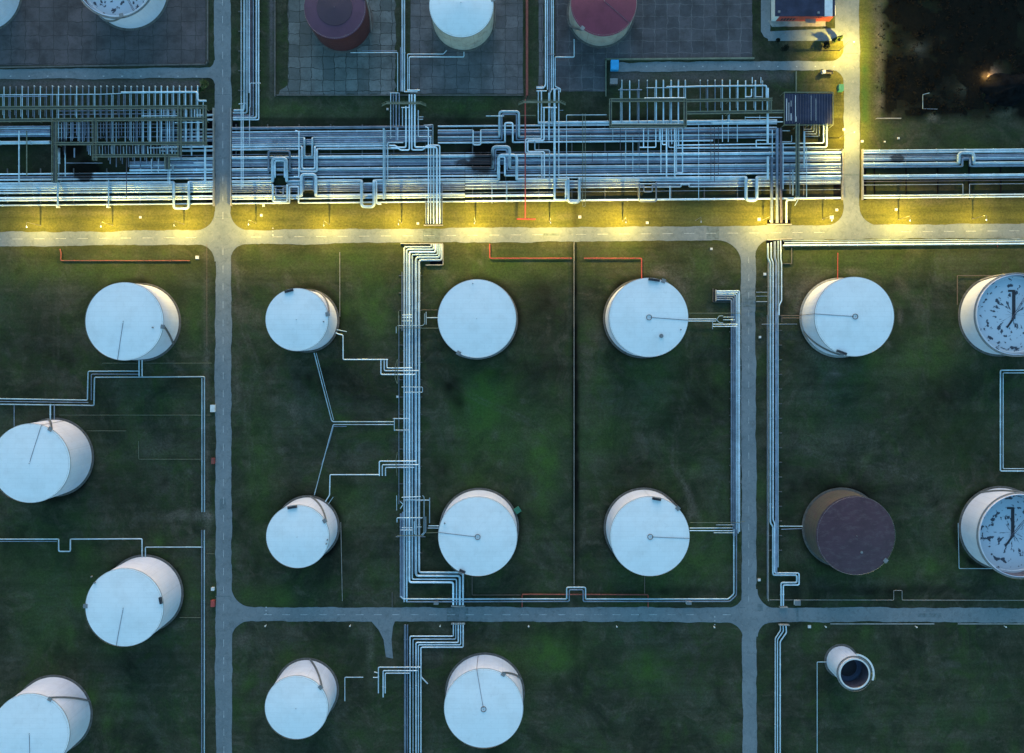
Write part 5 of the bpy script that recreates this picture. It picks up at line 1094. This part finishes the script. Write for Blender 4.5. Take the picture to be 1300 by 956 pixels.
for (x, y, s_, lab) in [(530.6, 283.8, 3.2, 'white cover on lit grass left of the central culvert'.replace('left', 'west')), (963.6, 278.6, 4.6, 'bright white box on lit grass by the eastern culvert'), (903, 316, 3.2, 'white cover on dark grass under the bright road'), (970.8, 348.2, 4, 'white cover beside the top of the eastern bundle'),
    (1062, 266.6, 3.8, 'white cover by the corridor near the lit crossroads'), (1055.6, 276, 5.4, 'oval white cover on the curved verge of the lit crossroads'), (1140.4, 175.6, 2.6, 'small white cover on the grass under the marsh'), (1123, 180, 1.8, 'tiny white cover on the grass near the marsh corner'),
    (1137.4, 266.2, 3.6, 'white cover on glowing grass east of the lit crossroads'), (964.6, 428, 3.2, 'white cover beside the eastern vertical road, upper one'), (963.6, 736, 3.8, 'white cover beside the eastern vertical road, near the lower crossroads'), (504.8, 503.6, 3.2, 'white cover beside the central bundle'),
    (332, 273.4, 3.6, 'white cover on lit grass near the western crossroads'), (334.8, 261, 3.6, 'white square frame touching the corridor near the western crossroads'), (821.6, 283, 3.6, 'white cover on grass just above the bright road'), (736, 275.6, 4.2, 'pale cover on dim grass between two lamps'), (1094.4, 179.6, 3.4, 'white cover on the eastern verge of the lit vertical road'), (1071, 164.6, 3.4, 'white cover on the western verge of the lit vertical road'),
    (250.6, 327, 5.0, 'bright box at the end of the dark red pipe by the western crossroads'), (1027.4, 795.4, 4.2, 'round pale cover below the lower eastern road'), (178.6, 276, 3.2, 'pale cover on lit grass above the bright western road'), (492, 138.6, 2.6, 'white post box west of the central manifold')]:
    p = W(x, y); root = empty('access_cover', (p.x, p.y, 0), lab, 'cover', 'white access covers')
    a = s_*S/2*.8
    MB().box(-a-.15, -a-.15, -.01, a+.15, a+.15, .18).build('base', 'concrete', root); MB().box(-a, -a*.9, .18, a, a*.9, .5).build('lid', 'white_box', root)
# short white posts in place of unlit lamp heads by the lower road
for i, (x, y) in enumerate([(338, 793.4), (445, 793.4), (559, 793.6), (671, 794), (782.6, 794.2), (906, 795), (1047, 794.6), (1161.6, 794.8), (1274.6, 794.6)]):
    p = W(x, y); root = empty('lamp_head_post', (p.x, p.y, 0), 'short white post for an unlit lamp head below the lower road, %s from the west' % ORD[i], 'post', 'lamp head posts')
    MB().tube([(0, 0, 0), (0, 0, 1.3)], .2, 8).build('post', 'white_box', root); MB().ball((0, 0, 1.45), .42, 8, 5).build('cap', 'white_box', root, smooth=True)
# tapered white pipe supports at the corridor edge
for i, x in enumerate([74.2, 137.8]):
    p = W(x, 262.8); root = empty('anchor_block', (p.x, p.y, 0), '%s white anchor foot from the west at the lower corridor edge' % ORD[i], 'anchor block')
    MB().add([(-1.1,-.5,0),(1.1,-.5,0),(.6,.6,0),(-.6,.6,0),(-.5,-.2,1.2),(.5,-.2,1.2),(.3,.5,1.2),(-.3,.5,1.2)], [(0,3,2,1),(4,5,6,7),(0,1,5,4),(1,2,6,5),(2,3,7,6),(3,0,4,7)]).build('block', 'white_box', root)
# small trailer/vehicle by the booth
p = W(1048.6, 92.6); root = empty('utility_truck', (p.x, p.y, 0), 'small dark truck with a white cab parked below the lane', 'truck')
b = MB(); b.box(-2.9, -.85, .55, 2.9, .85, .8); b.build('chassis', 'black_steel', root)
b = MB(); b.add([(-2.9,-.85,.8),(-1.0,-.85,.8),(-1.0,.85,.8),(-2.9,.85,.8),(-2.5,-.75,1.95),(-1.0,-.75,2.0),(-1.0,.75,2.0),(-2.5,.75,1.95)], [(0,3,2,1),(4,5,6,7),(0,1,5,4),(1,2,6,5),(2,3,7,6),(3,0,4,7)]); cab = b.build('cab', 'white_box', root)
MB().add([(-2.85,-.7,1.1),(-2.85,.7,1.1),(-2.56,.66,1.85),(-2.56,-.66,1.85)], [(0,1,2,3)]).build('windscreen', 'glass_dark', cab)
b = MB(); b.box(-.9, -.9, .8, 2.9, -.8, 1.2); b.box(-.9, .8, .8, 2.9, .9, 1.2); b.box(2.8, -.8, .8, 2.9, .8, 1.2); b.box(-.9, -.8, .8, -.8, .8, 1.2); b.build('flatbed', 'dark_pipe', root)
for x in (-2.1, 1.9):
    for y in (-.85, .85): MB().tube([(x, y-.12, .4), (x, y+.12, .4)], .4, 12).build('wheel', 'black_steel', root)

# ------------------------------------------------------------------ street lamps
IESK = 0.105
LAMP_COL = (1.0, 0.69, 0.115)
ies = bpy.data.texts.new('street_luminaire.ies')
_ang = list(range(0, 95, 5))
def _cd(a):
    c = math.cos(R(min(a, 78)))
    v = 108 / c**0.8
    if a > 71: v *= max(0.0, 1 - (a-71)/14)
    return v
ies.write('IESNA:LM-63-1995\n[TEST] street\n[MANUFAC] none\nTILT=NONE\n1 -1 1 %d 1 1 2 0 0 0\n1 1 1\n' % len(_ang) + ' '.join(str(a) for a in _ang) + '\n0\n' + ' '.join('%.2f' % _cd(a) for a in _ang) + '\n')
def lamp(x, y, dx, dy, power, label, lit=True, h=9.8, arm=2.0):
    p = W(x, y); root = empty('street_lamp', (p.x, p.y, 0), label, 'street lamp', 'street lamps along the bright road')
    MB().tube([(0, 0, 0), (0, 0, h*.5), (0, 0, h)], .1, 8, radii=[.14, .11, .08]).build('pole', 'steel', root, smooth=True)
    MB().tube([(0, 0, -.02), (0, 0, .35)], .24, 8).build('base', 'concrete', root)
    e = Vector((dx*arm, dy*arm, h+.35)); MB().tube([(0, 0, h-.02), (dx*arm*.4, dy*arm*.4, h+.28), e], .06, 6).build('arm', 'steel', root)
    q = Vector((-dy, dx, 0))*.2; d = Vector((dx, dy, 0)); c = e
    hd = MB(); hd.add([c-d*.1-q*.6+Vector((0,0,-.02)), c+d*.85-q, c+d*.85+q, c-d*.1+q*.6+Vector((0,0,-.02)), c-d*.1-q*.6+Vector((0,0,.14)), c+d*.8-q*.8+Vector((0,0,.14)), c+d*.8+q*.8+Vector((0,0,.14)), c-d*.1+q*.6+Vector((0,0,.14))], [(0,3,2,1),(4,5,6,7),(0,1,5,4),(1,2,6,5),(2,3,7,6),(3,0,4,7)])
    head = hd.build('lamp_head', 'white_box', root)
    ln = MB(); lc = c+d*.42; ln.box(lc.x-.17, lc.y-.17, c.z-.1, lc.x+.17, lc.y+.17, c.z-.03); ln.build('lens', 'lamp_lens' if lit else 'glass_dark', head)
    if lit:
        L_ = bpy.data.lights.new('lamp_light', 'SPOT'); L_.energy = power; L_.color = LAMP_COL; L_.spot_size = R(176); L_.spot_blend = .1; L_.use_nodes = True; ln_ = L_.node_tree; ie = ln_.nodes.new('ShaderNodeTexIES'); ie.mode = 'INTERNAL'; ie.ies = ies; ie.inputs['Strength'].default_value = IESK; ln_.links.new(ie.outputs['Fac'], ln_.nodes['Emission'].inputs['Strength']); L_.shadow_soft_size = .12
        lo = bpy.data.objects.new('lamp_light', L_); col.objects.link(lo); lo.parent = head; lo.location = (lc.x, lc.y, c.z-.2); lo.rotation_euler = (R(-12)*-dy, R(-12)*dx, 0)
PW = 3700
lamps = [(51.5, 286.4, .75), (143, 286, 1.1), (233.5, 284.6, 1.1), (325, 283.4, .95), (418, 284.6, .9), (510, 283, 1.1), (603.6, 281.6, 1.2), (697.6, 281.4, 1.1), (790.5, 280.6, 1.2), (883, 280, 0), (968.6, 279.2, 1.15), (1044.3, 278.4, .85), (1140.6, 278.6, 1.3), (1235, 277.8, .55)]
for i, (x, y, p) in enumerate(lamps):
    lamp(x, y, 0, -1, PW*p, ('unlit' if p == 0 else 'lit') + ' street lamp above the bright road, %s from the west' % ORD[i], lit=p > 0)
lamp(1065.6, 64, 1, 0, PW*1.6, 'lit street lamp by the small trees beside the vertical road')
lamp(1066, 175, 1, 0, PW*1.6, 'lit street lamp between the dark shed and the vertical road')
lamp(1345, 277, 0, -1, PW*.6, 'lit street lamp beyond the eastern edge')

# ------------------------------------------------------------------ trees, marsh
def crown(mb, c, rx, ry, rz, n, size):
    for _ in range(n):
        while True:
            u = Vector((random.uniform(-1,1), random.uniform(-1,1), random.uniform(-1,1)))
            if .25 < u.length < 1: break
        p = Vector((c[0]+u.x*rx, c[1]+u.y*ry, c[2]+u.z*rz)); s_ = size*random.uniform(.5, 1.2)
        a = Vector((random.gauss(0,1), random.gauss(0,1), random.gauss(0,1))).normalized(); b_ = a.orthogonal().normalized()
        mb.add([p-a*s_, p+b_*s_*.6, p+a*s_, p-b_*s_*.6], [(0,1,2,3)])
def tree(x, y, r, h, m, label, name='tree', lumps=5, n=420):
    p = W(x, y); root = empty(name, (p.x, p.y, 0), label, 'tree')
    t = MB(); t.tube([(0, 0, 0), (.1, .05, h*.4), (-.05, .1, h*.75)], .2, 7, radii=[.26, .18, .08])
    for k in range(5):
        a = k*1.3; t.tube([(0, .05, h*.35+k*.15*h*.4), (math.cos(a)*r*.5, math.sin(a)*r*.5, h*.55+k*.08*h)], .07, 5, radii=[.09, .03])
    t.build('trunk', 'bark', root)
    c = MB()
    for k in range(lumps):
        a = random.uniform(0, 6.28); d = r*random.uniform(.2, .6)
        crown(c, (math.cos(a)*d, math.sin(a)*d, h*random.uniform(.45, .8)), r*.55, r*.5, h*.22, n//lumps, .32)
    crown(c, (0, 0, h*.8), r*.35, r*.35, h*.2, n//5, .3)
    c.build('crown', m, root)
tree(994, 63.5, 2.4, 4.2, 'leaf_dark', 'round dark bush on the grass above the lane')
tree(1055.4, 55.4, 1.5, 6.0, 'leaf', 'slim conifer beside the street lamp', n=500)
tree(1062, 52, 1.3, 6.0, 'leaf', 'slim tree nearest the forecourt corner', n=500)
tree(1047, 60, 2.6, 4.0, 'leaf_dark', 'wide dark tree between the slim conifer and the round bush', n=600)
tree(986, 53, 1.4, 2.4, 'leaf_dark', 'small dark shrub below the control building')
tree(262.4, 109, 3.2, 5.5, 'leaf_lit_yellow', 'shrub tree coloured as yellow-lit at the corner of the western rack', n=700)
tree(258, 117, 2.0, 4.0, 'leaf', 'small green shrub beside the yellow-lit tree', n=400)
# marsh vegetation mass: low scrub
mv = MB()
for _ in range(900):
    x = random.uniform(1124, 1420); y = random.uniform(-70, 146)
    if random.random() < .45 and not (y > 40 and x < 1200): continue
    c = W(x, y); rr = random.uniform(.7, 2.2)
    crown(mv, (c.x, c.y, rr*.5), rr, rr, rr*.6, 14, .45)
for _ in range(40):
    x = random.gauss(1121, 4); y = random.uniform(-40, 140); c = W(x, y); rr = random.uniform(.4, 1.0)
    crown(mv, (c.x, c.y, rr*.4), rr, rr, rr*.5, 10, .3)
tag(mv.build('marsh_scrub', 'reed'), 'dark low scrub covering the black marsh ground', 'scrub', kind='stuff')
# dark spoil mound with a glow behind it
mm = MB(); nr, na = 12, 40; vs = []; c = W(1285, 112)
for i in range(nr+1):
    for k in range(na):
        a = 2*math.pi*k/na; rr = i/nr; wv = 1+.12*math.sin(3*a+1)+.08*math.sin(7*a)
        vs.append((c.x+math.cos(a)*rr*17*wv, c.y+math.sin(a)*rr*8*wv+math.cos(a)*rr*1.8, 4.6*(1-rr**1.7)*(1+.1*rr*math.sin(5*a+rr*6))-.05))
mm.add(vs, [(i*na+k, (i+1)*na+k, (i+1)*na+(k+1)%na, i*na+(k+1)%na) for i in range(nr) for k in range(na)])
tag(mm.build('spoil_mound', 'mound_soil', smooth=True), 'black mound with an orange glow along its edge, in the marsh', 'mound')
p = W(1252, 98); root = empty('site_lamp', (p.x, p.y, 0), 'small low orange lamp glowing behind the black mound', 'lamp')
MB().tube([(0, 0, 0), (0, 0, 1.2)], .06, 6).build('post', 'steel', root); MB().ball((0, 0, 1.3), .12, 8, 5).build('bulb', 'glass_dark', root)
L_ = bpy.data.lights.new('lamp_light', 'POINT'); L_.energy = 420; L_.color = (1, .55, .16); L_.shadow_soft_size = .2
lo = bpy.data.objects.new('lamp_light', L_); col.objects.link(lo); lo.parent = root; lo.location = (0, 0, 2.6)
# leftover frame in the marsh
G('{t} {c} bent scrap pipe lying in the marsh, {o} one', None, [(.6,.6,'c',[(1171.5,138),(1171.5,120),(1180,118)]),(.6,.6,'d',[(1172,138),(1190,138.5)])], name='scrap_pipe')

# ------------------------------------------------------------------ camera, light, world
sc = bpy.context.scene
cam = bpy.data.cameras.new('camera'); co = bpy.data.objects.new('camera', cam); col.objects.link(co)
co.location = (0, 0, H); co.rotation_euler = (0, 0, 0)
cam.sensor_width = 36; cam.lens = 36*H/(1300*S); cam.sensor_fit = 'HORIZONTAL'
cam.shift_y = -45/1300; cam.clip_end = 20000; cam.clip_start = 1
sc.camera = co
w = bpy.data.worlds.new('World'); sc.world = w; w.use_nodes = True
N = w.node_tree.nodes; L = w.node_tree.links; bg = N['Background']
sky = N.new('ShaderNodeTexSky'); sky.sky_type = 'NISHITA'; sky.sun_disc = False; sky.sun_elevation = R(3); sky.sun_rotation = R(0); sky.air_density = 1.0; sky.dust_density = .6; sky.ozone_density = 3.0
mx = N.new('ShaderNodeMix'); mx.data_type = 'RGBA'; mx.blend_type = 'MULTIPLY'; mx.inputs[0].default_value = 1
mx.inputs[7].default_value = (1.0, 1.03, .86, 1)
L.new(sky.outputs[0], mx.inputs[6]); L.new(mx.outputs[2], bg.inputs['Color']); bg.inputs['Strength'].default_value = .15
sd = bpy.data.lights.new('sun', 'SUN'); sd.energy = .24; sd.angle = R(50); sd.color = (1, .70, .72)
so = bpy.data.objects.new('sun', sd); col.objects.link(so)
az = R(0); el = R(7)
dirv = Vector((-math.sin(az)*math.cos(el)*-1, math.cos(az)*math.cos(el), math.sin(el)))   # towards the sun
so.rotation_euler = dirv.to_track_quat('Z', 'Y').to_euler()
sc.view_settings.view_transform = 'Standard'; sc.view_settings.look = 'None'; sc.view_settings.gamma = 1; sc.view_settings.use_curve_mapping = False
sc.view_settings.exposure = 3.05
